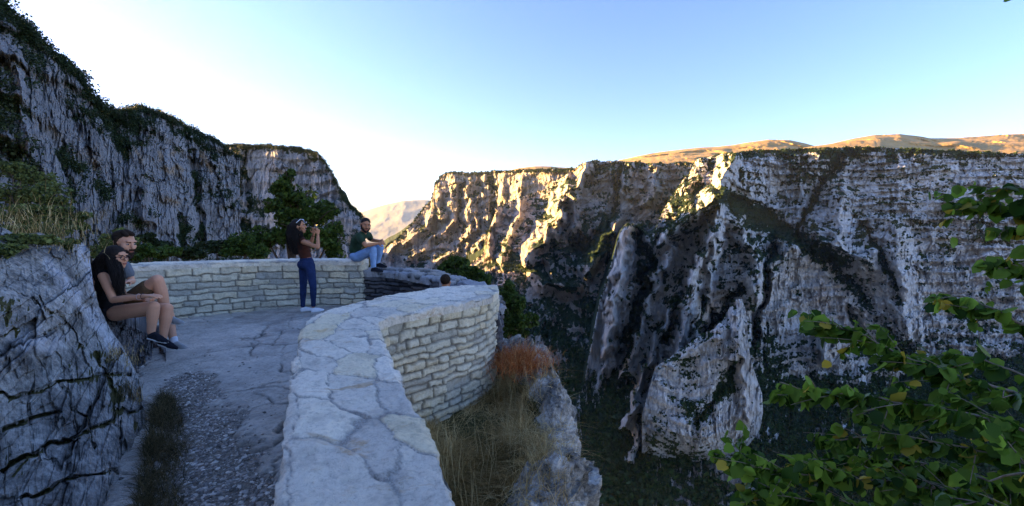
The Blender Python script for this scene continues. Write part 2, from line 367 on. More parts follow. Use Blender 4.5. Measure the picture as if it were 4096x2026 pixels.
oD, WD, vD, _, pD = cliff('cliff', 556, 1062, 900, topD, 530, 640, ctD, mat=mid_rock, seed=3, fl=20, amp=.0115, vegbias=-.10, rg_=1.9, zs=1.5, strat=.8, blks=(1.3, 1.6),
    ridges=[([(735, 156), (728, 172), (718, 192), (700, 206), (680, 222), (662, 238)], 110, 14), ([(718, 195), (722, 215), (705, 250), (690, 300), (676, 350)], 70, 12), ([(626, 226), (618, 290), (606, 350)], 90, 9), ([(700, 160), (695, 178), (684, 192)], 40, 8), ([(690, 200), (668, 214), (655, 228)], 60, 8),
            ([(672, 250), (650, 300), (632, 350), (612, 400)], 60, 9), ([(716, 235), (708, 290), (700, 330), (680, 380)], 60, 9), ([(735, 225), (760, 262), (752, 300)], 50, 12), ([(700, 255), (690, 285), (660, 330), (640, 380), (625, 430)], 60, 7), ([(755, 285), (790, 250), (825, 238), (870, 260)], 50, 20),
            ([(845, 195), (840, 235)], 40, 14), ([(896, 225), (905, 330)], 40, 18), ([(830, 330), (828, 360)], 40, 8), ([(640, 400), (632, 460)], 40, 8), ([(665, 330), (650, 400)], 40, 7)],
    gullies=[([(722, 192), (745, 205), (770, 222), (800, 240), (812, 248)], 22, 13), ([(838, 158), (820, 185), (806, 212), (800, 235)], 26, 8), ([(640, 235), (648, 262), (640, 300), (622, 360)], 90, 9), ([(800, 240), (830, 262), (860, 290), (866, 300)], 22, 10), ([(862, 225), (880, 250), (900, 300)], 20, 7),
             ([(775, 245), (762, 300), (755, 345)], 50, 6), ([(868, 350), (862, 330), (850, 310)], 30, 7), ([(705, 300), (700, 345), (680, 385), (655, 440)], 50, 6), ([(684, 290), (664, 340)], 40, 5), ([(620, 380), (600, 430)], 60, 14), ([(740, 290), (730, 300), (700, 340)], 40, 8)],
    vegs=[([(722, 198), (760, 215), (800, 240), (840, 262)], .75, 16), ([(800, 170), (835, 162)], .4, 18), ([(690, 200), (660, 232)], .45, 16), ([(730, 153), (800, 150), (900, 149), (1000, 152)], 1.0, 9), ([(700, 240), (730, 260), (760, 250)], .4, 20), ([(760, 400), (850, 400), (950, 400), (1050, 380)], 1.4, 36),
          ([(760, 480), (900, 480), (1060, 450)], 1.6, 70), ([(860, 340), (960, 370), (1050, 350)], .5, 22), ([(560, 480), (620, 480), (700, 500)], .5, 50), ([(600, 400), (580, 450)], .7, 40), ([(760, 330), (770, 370)], .7, 14), ([(850, 290), (870, 310), (885, 330)], .5, 12), ([(650, 255), (640, 300), (625, 350)], .8, 10),
          ([(792, 305), (850, 300), (930, 290)], -.45, 45), ([(880, 190), (1000, 190)], -.3, 35), ([(980, 270), (1040, 290)], -.4, 50), ([(810, 270), (830, 290), (800, 330)], -.3, 30), ([(835, 350), (825, 370)], -.6, 14), ([(625, 240), (618, 290)], -.5, 9), ([(605, 340), (600, 380)], -.4, 14), ([(750, 230), (780, 260)], .5, 18)],
    warms=[([(822, 285), (818, 320)], .45, 16), ([(842, 290), (845, 330)], .35, 12), ([(865, 285), (858, 305)], .3, 12), ([(610, 310), (606, 350)], .4, 10), ([(715, 300), (705, 320)], .25, 12), ([(975, 272), (985, 276)], .4, 10), ([(690, 190), (712, 180), (728, 168)], .35, 18)],
    edge=.8, back=700, backdz=.003, wrapL=500)
# E: lower pinnacle
topE = interp([(640, 420), (650, 385), (655, 368), (680, 350), (700, 337), (722, 322), (730, 306), (737, 299), (742, 299), (746, 312), (750, 332), (757, 345), (765, 352), (770, 360)])
rE = interp([(290, 746), (320, 748), (345, 757), (360, 762), (385, 763), (410, 760), (440, 748), (475, 735)])
ctE = [(740, 300, 650), (700, 340, 610), (660, 370, 590), (762, 380, 640), (700, 400, 560), (655, 430, 560), (750, 430, 590), (700, 450, 545), (640, 480, 640), (700, 480, 700), (740, 480, 720), (728, 350, 570), (745, 340, 600)]
oE, WE, vE, _, pE = cliff('cliff', 642, 764, 330, topE, 482, 420, ctE, right=rE, mat=mid_rock, seed=4, fl=13, amp=.0085, zs=1.5, rg_=1.4, vegbias=-.28,
    ridges=[([(740, 300), (738, 340), (745, 380), (748, 420)], 25, 10), ([(722, 325), (700, 345), (670, 365)], 18, 10)], gullies=[([(735, 365), (715, 400), (700, 420)], 16, 8)],
    vegs=[([(730, 372), (722, 395), (735, 388)], .9, 11), ([(690, 408), (705, 414)], .8, 9), ([(650, 440), (680, 460), (730, 470)], .8, 14), ([(728, 325), (740, 345)], .5, 10), ([(670, 385), (660, 410)], -.5, 18), ([(752, 390), (745, 430)], -.5, 16)],
    warms=[([(755, 400), (748, 430)], .3, 8)], edge=2.4, back=90, backdz=-.9, wrapR=80)
rg = np.random.default_rng(3)
for W_, v_, n_, r0, r1, thr, rim, lab in ((WA, vA, 2500, 4, 10, .45, 4, 'low scrub on the ledges and rim of the farthest sunlit promontory'), (WB, vB, 9000, 3.0, 8, .4, 5, 'olive green scrub on the sunlit buttress between the promontory and the ridge'),
                                 (WD, vD, 40000, 1.1, 5, .40, 5, 'dark scrub on the ledges, gullies and rim of the great shaded wall'), (WE, vE, 3500, 1.0, 2.6, .35, 0, 'dark shrubs dotting the lower pale pinnacle')):
    bushmesh('scrub', scatter(W_, v_, n_, rg, r0, r1, thr, rim), shrub_far, rg, per=14, leaf=.55, clumps=4, kind='stuff', label=lab, cat='scrub')

# bare golden hills behind the rim
grassm = N('dry_grass_hill', .95)
_c = grassm.ramp(grassm.noise(.004, 6, .65), [(.3, (.22, .16, .06)), (.5, (.42, .28, .11)), (.7, (.52, .35, .15))])
_c = grassm.mix(grassm.math('MULTIPLY', grassm.ramp(grassm.noise(.02, 5, .7), [(.5, 0.), (.62, 1.)]), grassm.attr('veg')), _c, (.05, .055, .02))
grassm.bump(grassm.noise(.01, 6, .7), 30, .6); grassm = grassm.col(_c)
def hill(name, x0, x1, nx, top, bot, ny, Yt, Yb, seed, A=60, mat=grassm, edge=.2, wl=300):
    s = np.linspace(x0, x1, nx)[None]; t = np.linspace(0, 1, ny)[:, None]
    py = top(s)+(fbm(s/14, seed, 0, 3, seed)-.5)*edge*4; py = py+(bot-py)*t; px = s+0*t
    Y = (Yt+(Yb-Yt)*t**.8)+0*s
    W = P(px, py, Y)
    D = (fbm(W[..., 0]/wl, W[..., 1]/wl, W[..., 2]/wl*1.2, 5, seed, .5, True)-.5)*A
    W = P(px, py, Y-D*4)
    aw = np.stack([W[0, :, 0]/W[0, :, 1], np.ones(nx), np.zeros(nx)], -1)
    W = np.concatenate([np.stack([W[0]+aw*q-np.array([0, 0, q*.06]) for q in (900, 400, 120)]), W])
    veg = sstep(.45, .75, np.abs(gnormal(W)[..., 0])*1.4+(fbm(W[..., 0]/200, W[..., 1]/200, 0, 3, 4)-.5))
    return tag(mk(name, W.reshape(-1, 3), gridf(*W.shape[:2]), mat, attrs={'veg': veg.ravel(), 'warm': 0*veg.ravel()}), kind='structure')
hill('hills', 595, 1070, 420, interp([(595, 172), (620, 160), (640, 155.5), (660, 152), (690, 148.5), (730, 145.5), (750, 142), (768, 139.5), (790, 140), (806, 143.5), (815, 146), (830, 144), (855, 138), (875, 135), (900, 134), (915, 135.5), (930, 138), (960, 138), (1000, 134.5), (1070, 132)]), 178, 60, 3600, 2300, 11)
hill('hills', 790, 1070, 260, interp([(790, 150), (815, 146), (850, 141), (880, 139), (905, 141), (935, 143), (960, 141), (1000, 143), (1070, 140)]), 176, 40, 2300, 1600, 13, A=40)
hill('hills', 486, 592, 120, interp([(486, 174), (505, 171.5), (518, 168), (535, 166), (552, 166.5), (575, 168), (592, 170)]), 180, 30, 3200, 2500, 12, A=20)
# distant mountain down the valley, paleness of haze put into its colour
dm = flat('distant_mountain', (.30, .30, .28), .95, .12, .002)
hill('mountain', 320, 470, 200, interp([(320, 222), (352, 218), (362, 212), (374, 208), (388, 204), (402, 201), (415, 200), (440, 200), (470, 206)]), 262, 60, 11000, 7500, 15, A=70, mat=dm, wl=900, edge=.25)

# left cliffs
topL = interp([(-80, -60), (-40, -30), (0, 2), (10, 15), (30, 33), (45, 48), (65, 62), (80, 78), (90, 94), (105, 106), (115, 113), (122, 110), (140, 108), (160, 112), (172, 119), (190, 128), (210, 137), (222, 146), (236, 153), (262, 160)])
ctL = [(-80, 100, 38), (0, 60, 50), (0, 250, 32), (100, 120, 80), (100, 250, 58), (180, 130, 115), (180, 250, 88), (245, 165, 150), (245, 255, 122), (50, 160, 52), (140, 180, 85)]
rL = interp([(-60, 240), (140, 240), (180, 247), (200, 250), (262, 250)])
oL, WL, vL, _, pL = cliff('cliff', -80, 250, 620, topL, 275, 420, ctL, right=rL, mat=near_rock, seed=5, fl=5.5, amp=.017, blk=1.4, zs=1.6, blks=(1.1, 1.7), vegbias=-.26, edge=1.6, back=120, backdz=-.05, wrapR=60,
    ridges=[([(140, 190), (150, 225), (160, 250)], 5, 10), ([(15, 60), (25, 120), (30, 200)], 3, 14)],
    gullies=[([(190, 150), (196, 200), (200, 250)], 3, 5), ([(100, 110), (112, 130), (122, 160)], 3, 10), ([(60, 150), (72, 190)], 2, 8), ([(178, 215), (185, 250)], 2.5, 6)],
    vegs=[([(0, 20), (40, 60), (70, 95), (95, 125)], .75, 20), ([(20, 75), (50, 105), (80, 110)], .4, 14), ([(110, 122), (150, 122), (180, 132), (215, 152)], .6, 12), ([(118, 138), (132, 148)], .7, 9), ([(62, 155), (78, 168)], .8, 7), ([(150, 205), (166, 235)], .7, 8), ([(215, 160), (220, 172)], .6, 9), ([(92, 188), (108, 195)], .6, 7), ([(120, 218), (140, 222)], .6, 9), ([(100, 255), (240, 262)], .8, 10), ([(158, 230), (210, 215)], -.3, 30)],
    warms=[([(160, 150), (163, 158)], .8, 5), ([(202, 150), (204, 160), (208, 170)], .9, 6), ([(173, 165), (180, 170)], .8, 5), ([(95, 155), (98, 170)], .6, 5), ([(135, 150), (140, 160)], .6, 5), ([(170, 200), (180, 202)], .6, 6), ([(175, 150), (180, 155)], .7, 5)])
topM = interp([(210, 146), (235, 144), (270, 145), (300, 148), (318, 153), (326, 162), (333, 175), (340, 190), (349, 204), (358, 213), (368, 220)])
rM = interp([(140, 362), (230, 362), (262, 366)])
ctM = [(212, 150, 430), (300, 152, 400), (330, 180, 370), (358, 218, 335), (365, 255, 300), (250, 250, 350), (300, 250, 320), (320, 200, 365), (270, 200, 385), (345, 245, 310)]
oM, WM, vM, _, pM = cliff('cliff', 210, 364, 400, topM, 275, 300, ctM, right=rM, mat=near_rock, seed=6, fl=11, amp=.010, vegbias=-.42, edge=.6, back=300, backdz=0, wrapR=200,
    gullies=[([(245, 155), (250, 200), (245, 240)], 8, 6)], vegs=[([(215, 147), (300, 150), (320, 158)], .9, 6), ([(255, 200), (262, 215)], .8, 8), ([(325, 165), (345, 205), (360, 225)], .35, 6), ([(300, 185), (340, 195)], .3, 5)],
    warms=[([(350, 240), (356, 250)], .5, 8), ([(342, 225), (350, 235)], .4, 6)])
for W_, v_, n_, r0, r1, thr, rim, lab in ((WL, vL, 2800, .5, 2.0, .5, 10, 'dark green bushes growing on the ledges and rim of the near left cliff'), (WM, vM, 2200, 1.2, 3.2, .5, 8, 'low trees and bushes along the rim of the squared left headland')):
    bushmesh('scrub', scatter(W_, v_, n_, rg, r0, r1, thr, rim), shrub_near, rg, per=120, leaf=.09, clumps=9, kind='stuff', label=lab, cat='scrub')

# unseen massif added behind the left headland, crest shaped to shade the gorge
cr = [(300, 40), (700, 100), (950, 150), (1120, 182), (1230, 130), (1330, 50), (1464, -15), (1700, -45), (2338, -60), (4200, -120)]
yy = np.linspace(420, 4200, 200); ch = np.interp(yy, [c[0] for c in cr], [c[1] for c in cr])+(fbm(yy/160, 0, 0, 3, 31)-.5)*40
offs = np.array([(-1500, 40), (-700, 55), (-250, 34), (0, 0), (60, -40), (120, -200), (220, -420)])
Wm = np.stack([np.stack([-.50*yy-20+ox, yy, ch+oz], -1) for ox, oz in offs])
Wm[..., 0] += (fbm(Wm[..., 1]/120, Wm[..., 2]/120, 1, 4, 33)-.5)*60
tag(mk('hills', Wm.reshape(-1, 3), gridf(*Wm.shape[:2]), near_rock, attrs={'veg': np.full(Wm.shape[0]*200, .8), 'warm': np.zeros(Wm.shape[0]*200)}), kind='structure')
# unseen hillside added behind and left of the terrace to block the sun
az = np.radians(np.linspace(-52, -170, 160))[:, None]; q = np.linspace(0, 1, 60)[None]
rr = 26+q*150+0*az; hz = -6+50*q**.45+26*q; hx = rr*np.sin(az); hy = rr*np.cos(az)
hn = fbm(hx/14, hy/14, hz/14, 5, 91, .55, True)
Wh = np.stack([hx*(1+.25*(hn-.5)), hy*(1+.25*(hn-.5)), hz+(hn-.5)*9], -1)
tag(mk('hills', Wh.reshape(-1, 3), gridf(160, 60), near_rock, attrs={'veg': sstep(.4, .6, fbm(hx/9, hy/9, hz/9, 3, 92)).ravel(), 'warm': np.zeros(9600), 'flow': Wh.reshape(-1, 3)}), kind='structure')
# valley bottom reaching the horizon
gn = 60; gx = np.linspace(-14000, 14000, gn); gy = np.linspace(-2000, 13500, gn)
GX, GY = np.meshgrid(gx, gy); GZ = -430+(fbm(GX/1500, GY/1500, 0, 3, 5)-.5)*60
tag(mk('ground', np.stack([GX, GY, GZ], -1).reshape(-1, 3), gridf(gn, gn), flat('valley_ground', (.04, .05, .025), .95, .4, .01)), kind='structure')

# ---------------------------------------------------------------- the terrace: walls, paving, rocks
def chaikin(p, k=2):
    p = np.asarray(p, float)
    for _ in range(k):
        q = p[:-1]*.75+p[1:]*.25; r = p[:-1]*.25+p[1:]*.75
        m = np.empty((2*len(q),)+q.shape[1:]); m[0::2] = q; m[1::2] = r
        p = np.concatenate([p[:1], m, p[-1:]])
    return p
def resample(p, s):
    L = arclen(p[:, :2]); return np.stack([np.interp(s, L, p[:, k]) for k in range(p.shape[1])], -1)
def stonemat(name, light, dark, yellow, mortar, rough_sc=40, stain=.35):
    m = N(name, .92); t = m.attr('tone')
    c = m.ramp(t, [(0., dark), (.35, light), (.7, tuple(q*1.12 for q in light)), (1., yellow)])
    n1 = m.noise(6, 6, .7); n2 = m.noise(rough_sc, 6, .7)
    c = m.mix(.8, c, m.ramp(n1, [(.32, .62), (.5, .95), (.7, 1.)]), 'MULTIPLY')
    c = m.mix(.7, c, m.ramp(n2, [(.3, .55), (.5, .95), (.7, 1.)]), 'MULTIPLY')
    st = m.noise(1, 5, .7, m.pos((2.2, 5, 5)), 1.)
    c = m.mix(m.math('MULTIPLY', m.ramp(st, [(.57, 0.), (.68, 1.)]), stain), c, (.46, .27, .10))
    mc = m.ramp(m.noise(90, 4, .7), [(.3, tuple(q*.5 for q in mortar)), (.6, mortar)])
    c = m.mix(m.attr('mortar'), c, mc)
    m.bump(m.math('ADD', n2, m.math('MULTIPLY', n1, .6)), .016, 1.); m.bump(m.noise(160, 3, .7), .004, 1.)
    return m.col(c)
coping_m = stonemat('coping_stone', (.84, .76, .62), (.68, .62, .52), (.84, .72, .48), (.46, .43, .38), 45, .6)
mason_m = stonemat('masonry_stone', (.72, .66, .50), (.48, .46, .39), (.78, .66, .44), (.23, .215, .18), 50, .2)
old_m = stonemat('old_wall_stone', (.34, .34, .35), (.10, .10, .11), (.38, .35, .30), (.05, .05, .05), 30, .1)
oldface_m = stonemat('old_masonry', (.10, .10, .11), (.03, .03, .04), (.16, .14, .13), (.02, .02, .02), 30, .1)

def masonry(name, path, z0, z1, mat, parent, seed, res=.014, hs=(.085, .15), ws=(.17, .42), depth=.028, rough=.014, svar=None):
    """path: plan polyline (x,y), stones face its right-hand side; z0,z1: functions of arc length"""
    L = arclen(path); tot = L[-1]; s = np.arange(0, tot, res) if svar is None else svar(tot)
    pl = resample(path, s); tg = np.gradient(pl, axis=0); tg /= np.linalg.norm(tg, axis=1, keepdims=True)
    for _ in range(6): tg[1:-1] = (tg[:-2]+tg[1:-1]+tg[2:])/3
    tg /= np.linalg.norm(tg, axis=1, keepdims=True)
    nr = np.stack([tg[:, 1], -tg[:, 0]], -1)
    zt, zb = z1(s), z0(s); H = float(np.max(zt-zb)); nz = int(H/res)+1
    k = np.linspace(0, 1, nz)[:, None]; Z = zt[None]-k*(zt-zb)[None]; Sg = s[None]+0*k
    depthz = (zt[None]-Z)
    g = np.random.default_rng(seed)
    ws_ = (vn(Sg*9, Z*9, 0, seed)-.5)*.035+(vn(Sg*30, Z*30, 0, seed)-.5)*.014; wz = (vn(Sg*7, Z*7, 3, seed)-.5)*.035+(vn(Sg*28, Z*28, 3, seed)-.5)*.014
    dz = depthz+wz; ss = Sg+ws_
    beds = np.concatenate([[-.2], np.cumsum(g.uniform(hs[0], hs[1], 40))]); ci = np.clip(np.searchsorted(beds, dz)-1, 0, 38)
    db = np.minimum(dz-beds[ci], beds[ci+1]-dz)
    bid = np.zeros(ss.shape); dj = np.zeros(ss.shape)
    for c in range(ci.max()+1):
        j = np.concatenate([[-1], np.cumsum(g.uniform(ws[0], ws[1], int(tot/ws[0])+8))-.5]); m = ci == c
        if not m.any(): continue
        q = np.clip(np.searchsorted(j, ss[m])-1, 0, len(j)-2)
        bid[m] = _h(q.astype(float), q*0.+c, q*0., seed+5); dj[m] = np.minimum(ss[m]-j[q], j[q+1]-ss[m])
    d = np.minimum(db, dj); body = sstep(.005, .014, d)
    tilt = (vn(Sg*5, Z*9, bid*9, seed+2)-.5)
    chip = fbm(Sg*14, Z*22, bid*20, 4, seed+3, .55, True)-.5
    chip = chip+(np.floor(5*vn(Sg*11, Z*17, bid*30, seed+4))/5-.5)*.8
    D = body*(depth*(.45+.9*bid)+tilt*.03+chip*rough*1.9)+(fbm(Sg*40, Z*40, 0, 3, seed+6)-.5)*.008
    V = np.stack([pl[None, :, 0]+nr[None, :, 0]*D, pl[None, :, 1]+nr[None, :, 1]*D, Z], -1)
    return mk(name, V.reshape(-1, 3), gridf(*V.shape[:2]), mat, parent, attrs={'tone': bid.ravel(), 'mortar': (1-sstep(.003, .016, d)).ravel()})
def coping(name, inner, outer, zf, mat, parent, seed, res=.012, th=.085, sx=.42, sy=.30, mw=.012, step=.012, rough=.010, res_t=None, jag=.02):
    inner = np.asarray(inner, float); outer = np.asarray(outer, float); mid = (inner+outer)/2; L = arclen(mid)
    s = np.arange(0, L[-1], res); s = np.append(s, L[-1])
    I = np.stack([np.interp(s, L, inner[:, k]) for k in (0, 1)], -1); O = np.stack([np.interp(s, L, outer[:, k]) for k in (0, 1)], -1)
    wd = np.linalg.norm(O-I, axis=1); nt_ = int(np.median(wd)/(res_t or res))+1
    t = np.linspace(0, 1, nt_); hk = max(3, int(th/(res_t or res)/1.5)); ends = 3
    rows = []; zz = []; tt = []
    cross = [(0., -th*(1-k/hk)) for k in range(hk)]+[(q, 0.) for q in t]+[(1., -th*(k+1)/hk) for k in range(hk)]
    T = np.array([c[0] for c in cross]); Zo = np.array([c[1] for c in cross])
    Sg = s[None]+0*T[:, None]; Tm = T[:, None]*wd[None]; zb = zf(s)[None]+0*Tm
    X = I[None, :, 0]+(O-I)[None, :, 0]*T[:, None]; Y = I[None, :, 1]+(O-I)[None, :, 1]*T[:, None]
    ux = X+(vn(X*5, Y*5, 0, seed)-.5)*.07+(vn(X*22, Y*22, 0, seed)-.5)*.03; uy = Y+(vn(X*5, Y*5, 7, seed)-.5)*.07+(vn(X*22, Y*22, 7, seed)-.5)*.03
    bid, d = voro(Sg+(ux-X), Tm+(uy-Y), sx, sy, seed)
    mwv = mw*(.5+2.8*sstep(.45, .8, vn(X*3, Y*3, 5, seed)))
    body = sstep(mwv*.4, mwv+.006, d)
    top = (Zo > -1e-6)[:, None]
    edge = np.minimum(Tm, wd[None]-Tm)
    rnd = -.016*(1-sstep(0, .03, edge))*top*vn(Sg*12, Tm*0, 0, seed+1)*2
    rip = (fbm(X*9, Y*9, bid*9, 4, seed+2, .55)-.5)*rough*2.2+(fbm(X*34, Y*34, 0, 3, seed+4, .6)-.5)*rough*.7
    lay = (np.floor(fbm(X*4, Y*4, bid*5, 3, seed+8)*7)/7-.5)*rough*1.6
    Z = zb+Zo[:, None]+rnd+np.where(top, body*(step*(bid*1.6+.25))+rip+lay, 0)
    # ragged sides
    nx = (O-I)/wd[:, None]; sg = np.where(T < .5, -1, 1)[:, None]
    near = 1-sstep(0, .02, edge)
    rag = ((fbm(Sg*6, 0, sg, 4, seed+9)-.5)*jag*2.4+(fbm(Sg*22, Zo[:, None]*30, sg, 3, seed+10)-.5)*jag*1.2+(bid-.5)*jag)*near*sg
    X = X+nx[None, :, 0]*rag; Y = Y+nx[None, :, 1]*rag
    V = np.stack([X, Y, Z], -1)
    # close both ends
    for e in (0, -1):
        c = V[:, e:e+1 if e == 0 else None].copy(); c[..., 2] = np.minimum(c[..., 2], zf(s)[e]-th); V = np.concatenate([c, V] if e == 0 else [V, c], 1)
    pad = lambda a: np.concatenate([a[:, :1], a, a[:, -1:]], 1)
    return mk(name, V.reshape(-1, 3), gridf(*V.shape[:2])[:, ::-1], mat, parent, attrs={'tone': pad(bid).ravel(), 'mortar': pad((1-sstep(mwv*.4, mwv+.006, d))*top).ravel()})

# near wall (plan outline read on the coping's level)
zc = .77
opx = [(461, 506), (449, 473), (433, 441), (423, 421), (409, 393), (397, 370), (387.5, 346), (379.5, 331), (377.5, 322), (384, 317.5), (401, 313), (437, 307), (469, 301), (490, 296), (499, 290.5)]
ipx = [(274, 506), (278, 465), (284, 429), (289, 397), (292, 380), (294.5, 363), (297, 345), (300.5, 329), (306, 319), (318, 312), (345, 303.5), (381, 296), (425, 288), (465, 284), (497, 284)]
Oo = np.array([(.62, -.9), (.20, .35)]+[tuple(G(x, y, zc)[:2]) for x, y in opx]); Ii = np.array([(.05, -.9), (-.36, .35)]+[tuple(G(x, y, zc)[:2]) for x, y in ipx])
Oo, Ii = chaikin(Oo, 2), chaikin(Ii, 2)
t = empty('stone_wall', (-.5, 1.3, 0), 'pale stone parapet wall in the foreground, its broad slab coping curving round to the right', 'wall')
adopt(coping('coping', Ii, Oo, lambda s: zc+0*s-.010, coping_m, None, 3, res=.010, th=.085, sx=.42, sy=.29, step=.006, mw=.004, rough=.013), t)
def inset(p, d, right=True):
    tg = np.gradient(p, axis=0); tg /= np.linalg.norm(tg, axis=1, keepdims=True)
    return p+np.stack([tg[:, 1], -tg[:, 0]], -1)*d*(1 if right else -1)
Om = inset(Oo, -.055); Im = inset(Ii, .055)
per = np.concatenate([Om, Im[::-1]])
lo = arclen(Om)[-1]
def sv(tot): return np.concatenate([np.arange(0, lo+.9, .013), np.arange(lo+.9, tot, .035)])
# outer face: path walked so that stones face outwards (right-hand side)
adopt(masonry('masonry', per, lambda s: -.62+0*s, lambda s: zc-.09+0*s, mason_m, None, 5, svar=sv, hs=(.065, .11), ws=(.13, .36)), t)

# far wall, round the left end of the terrace
fin = chaikin([(-6.9, 4.6), (-6.3, 5.9), (-5.75, 6.8), (-5.3, 7.3), (-4.75, 7.75), (-4.2, 8.02), (-3.6, 8.2), (-2.98, 8.22)], 2)
fout = chaikin([(-7.5, 4.75), (-6.85, 6.2), (-6.2, 7.2), (-5.65, 7.75), (-5.0, 8.25), (-4.35, 8.55), (-3.65, 8.74), (-3.0, 8.76)], 2)
Lf = arclen(fin)[-1]
zfar = lambda s: 1.03-.145*np.clip(s/Lf*1.0, 0, 1)**.7
t = empty('stone_wall', (-4.5, 8.1, 0), 'far curved wall of coursed pale stone that the standing woman faces', 'wall')
adopt(coping('coping', fin, fout, lambda s: zfar(s)-.01, coping_m, None, 13, res=.022, th=.085, sx=.5, sy=.4, jag=.025), t)
pf = np.concatenate([inset(fin, .04, False), [(-2.99, 8.27), (-2.98, 8.4), (-3.0, 8.7)], inset(fout, .04)[::-1]])
adopt(masonry('masonry', pf, lambda s: -.25+0*s, lambda s: zfar(np.minimum(s, Lf))-.09, mason_m, None, 15, hs=(.085, .145), ws=(.17, .44), svar=lambda T: np.concatenate([np.arange(0, Lf+.5, .02), np.arange(Lf+.5, T, .06)])), t)

# older lower wall, stepping down to the right
oin = chaikin([(-3.05, 8.34), (-2.45, 8.36), (-1.9, 8.1), (-1.35, 7.6), (-.95, 7.0), (-.78, 6.3), (-.85, 5.5)], 2)
oout = chaikin([(-3.05, 9.05), (-2.25, 9.08), (-1.45, 8.75), (-.78, 8.05), (-.36, 7.2), (-.15, 6.3), (-.14, 5.25)], 2)
zlow = lambda s: .625-.05*s
t = empty('stone_wall', (-1.6, 8.1, -.95), 'low dark weathered wall of ragged slabs stepping down beside the seated man in green', 'wall')
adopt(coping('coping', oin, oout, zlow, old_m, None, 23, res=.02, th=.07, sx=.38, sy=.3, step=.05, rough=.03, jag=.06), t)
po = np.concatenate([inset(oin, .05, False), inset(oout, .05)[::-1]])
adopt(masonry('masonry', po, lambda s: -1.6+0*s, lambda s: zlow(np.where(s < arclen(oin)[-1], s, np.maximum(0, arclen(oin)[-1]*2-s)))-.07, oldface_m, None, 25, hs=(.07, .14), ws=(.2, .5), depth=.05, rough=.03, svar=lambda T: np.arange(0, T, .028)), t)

def pip(x, y, poly):
    c = np.zeros(x.shape, bool); n = len(poly)
    for i in range(n):
        (x1, y1), (x2, y2) = poly[i], poly[(i+1) % n]
        if y1 == y2: continue
        c ^= ((y1 > y) != (y2 > y)) & (x < (x2-x1)*(y-y1)/(y2-y1)+x1)
    return c
# paving of worn bedrock with a strip of gravel
mid = (Oo+Ii)/2
k = int(np.argmax(mid[:, 1] > 4.3))
fm = (fin+fout)/2
poly = [(-8, -.5)]+[tuple(q) for q in mid[:k]]+[(-1.95, 5.6), (-2.6, 8.0), (-3.0, 8.5)]+[tuple(q) for q in fm[::-1]]+[(-8, 4.5)]
gx = np.arange(-7.6, .3, .018); gy = np.arange(.3, 8.9, .018)
X, Y = np.meshgrid(gx, gy)
gpl = [tuple(G(a, b, 0)[:2]) for a, b in ((225, 640), (214, 506), (204, 450), (196, 400), (190, 374))]
gd = polydist(X, Y, gpl)+(fbm(X*3, Y*3, 0, 5, 51, .65)-.5)*.55-np.interp(Y, [1.5, 2.4, 3, 3.8, 4.6], [.50, .38, .2, .18, .08])
grav = 1-sstep(-.06, .08, gd+(vn(X*25, Y*25, 0, 67)-.5)*.12)
wx = X+(fbm(X*2, Y*2, 0, 4, 52)-.5)*.5; wy = Y+(fbm(X*2, Y*2, 8, 4, 53)-.5)*.5
bid, dc = voro(wx*.8+wy*.5, wy*.8-wx*.5, 1.5, .9, 54); b2, dc2 = voro(wx*.6-wy*.8, wy*.6+wx*.8, .7, .42, 55)
cm = sstep(.42, .6, vn(X*.9, Y*.9, 2, 56))
crack = np.maximum((1-sstep(0, .016, dc))*sstep(.35, .6, vn(X*1.3, Y*1.3, 6, 66)), (1-sstep(0, .012, dc2))*cm)
lam = fbm((X*.8+Y*.6)*2, (Y*.8-X*.6)*6, bid*4, 4, 57, .55)
Z = (fbm(X*.7, Y*.7, 0, 3, 58)-.5)*.10+(np.floor(lam*9)/9-.5)*.03+(fbm(X*12, Y*12, 0, 4, 59)-.5)*.014-crack*.035+(bid-.5)*.02
Z = Z*(1-grav)+grav*(-.03+(fbm(X*20, Y*20, 0, 3, 60)-.5)*.02)
Z -= .1*sstep(1, 8, Y)*0
inside = pip(X, Y, poly); nr, nc = X.shape
fq = gridf(nr, nc); ok = inside.ravel()[fq].all(1); used = np.unique(fq[ok]); rem = -np.ones(nr*nc, int); rem[used] = np.arange(len(used))
m = N('paving_rock', .8); nn = m.noise(3, 6, .7); n3 = m.noise(30, 5, .7)
c = m.ramp(m.math('ADD', m.math('MULTIPLY', nn, .8), m.math('MULTIPLY', m.attr('tone'), .2)), [(.3, (.26, .235, .21)), (.5, (.47, .44, .385)), (.7, (.68, .63, .55))])
c = m.mix(.7, c, m.ramp(n3, [(.3, .5), (.5, .9), (.7, 1.)]), 'MULTIPLY')
c = m.mix(m.attr('mortar'), c, m.ramp(m.noise(70, 3), [(.3, (.11, .095, .08)), (.7, (.30, .27, .22))]))
c = m.mix(m.math('MULTIPLY', m.attr('crack'), .85), c, (.045, .042, .04))
m.bump(m.math('ADD', nn, m.math('MULTIPLY', n3, .5)), .035, 1.); m.bump(m.noise(1, 6, .7, m.pos((14, 45, 20)), .5), .012, 1.)
tag(mk('paving', np.stack([X, Y, Z], -1).reshape(-1, 3)[used], rem[fq[ok]], m.col(c), attrs={'tone': bid.ravel()[used], 'mortar': grav.ravel()[used], 'crack': (crack*(1-grav)).ravel()[used]}), kind='structure')
floorz = lambda x, y: Z[np.clip(((np.asarray(y)-.3)/.018).astype(int), 0, nr-1), np.clip(((np.asarray(x)+7.6)/.018).astype(int), 0, nc-1)]
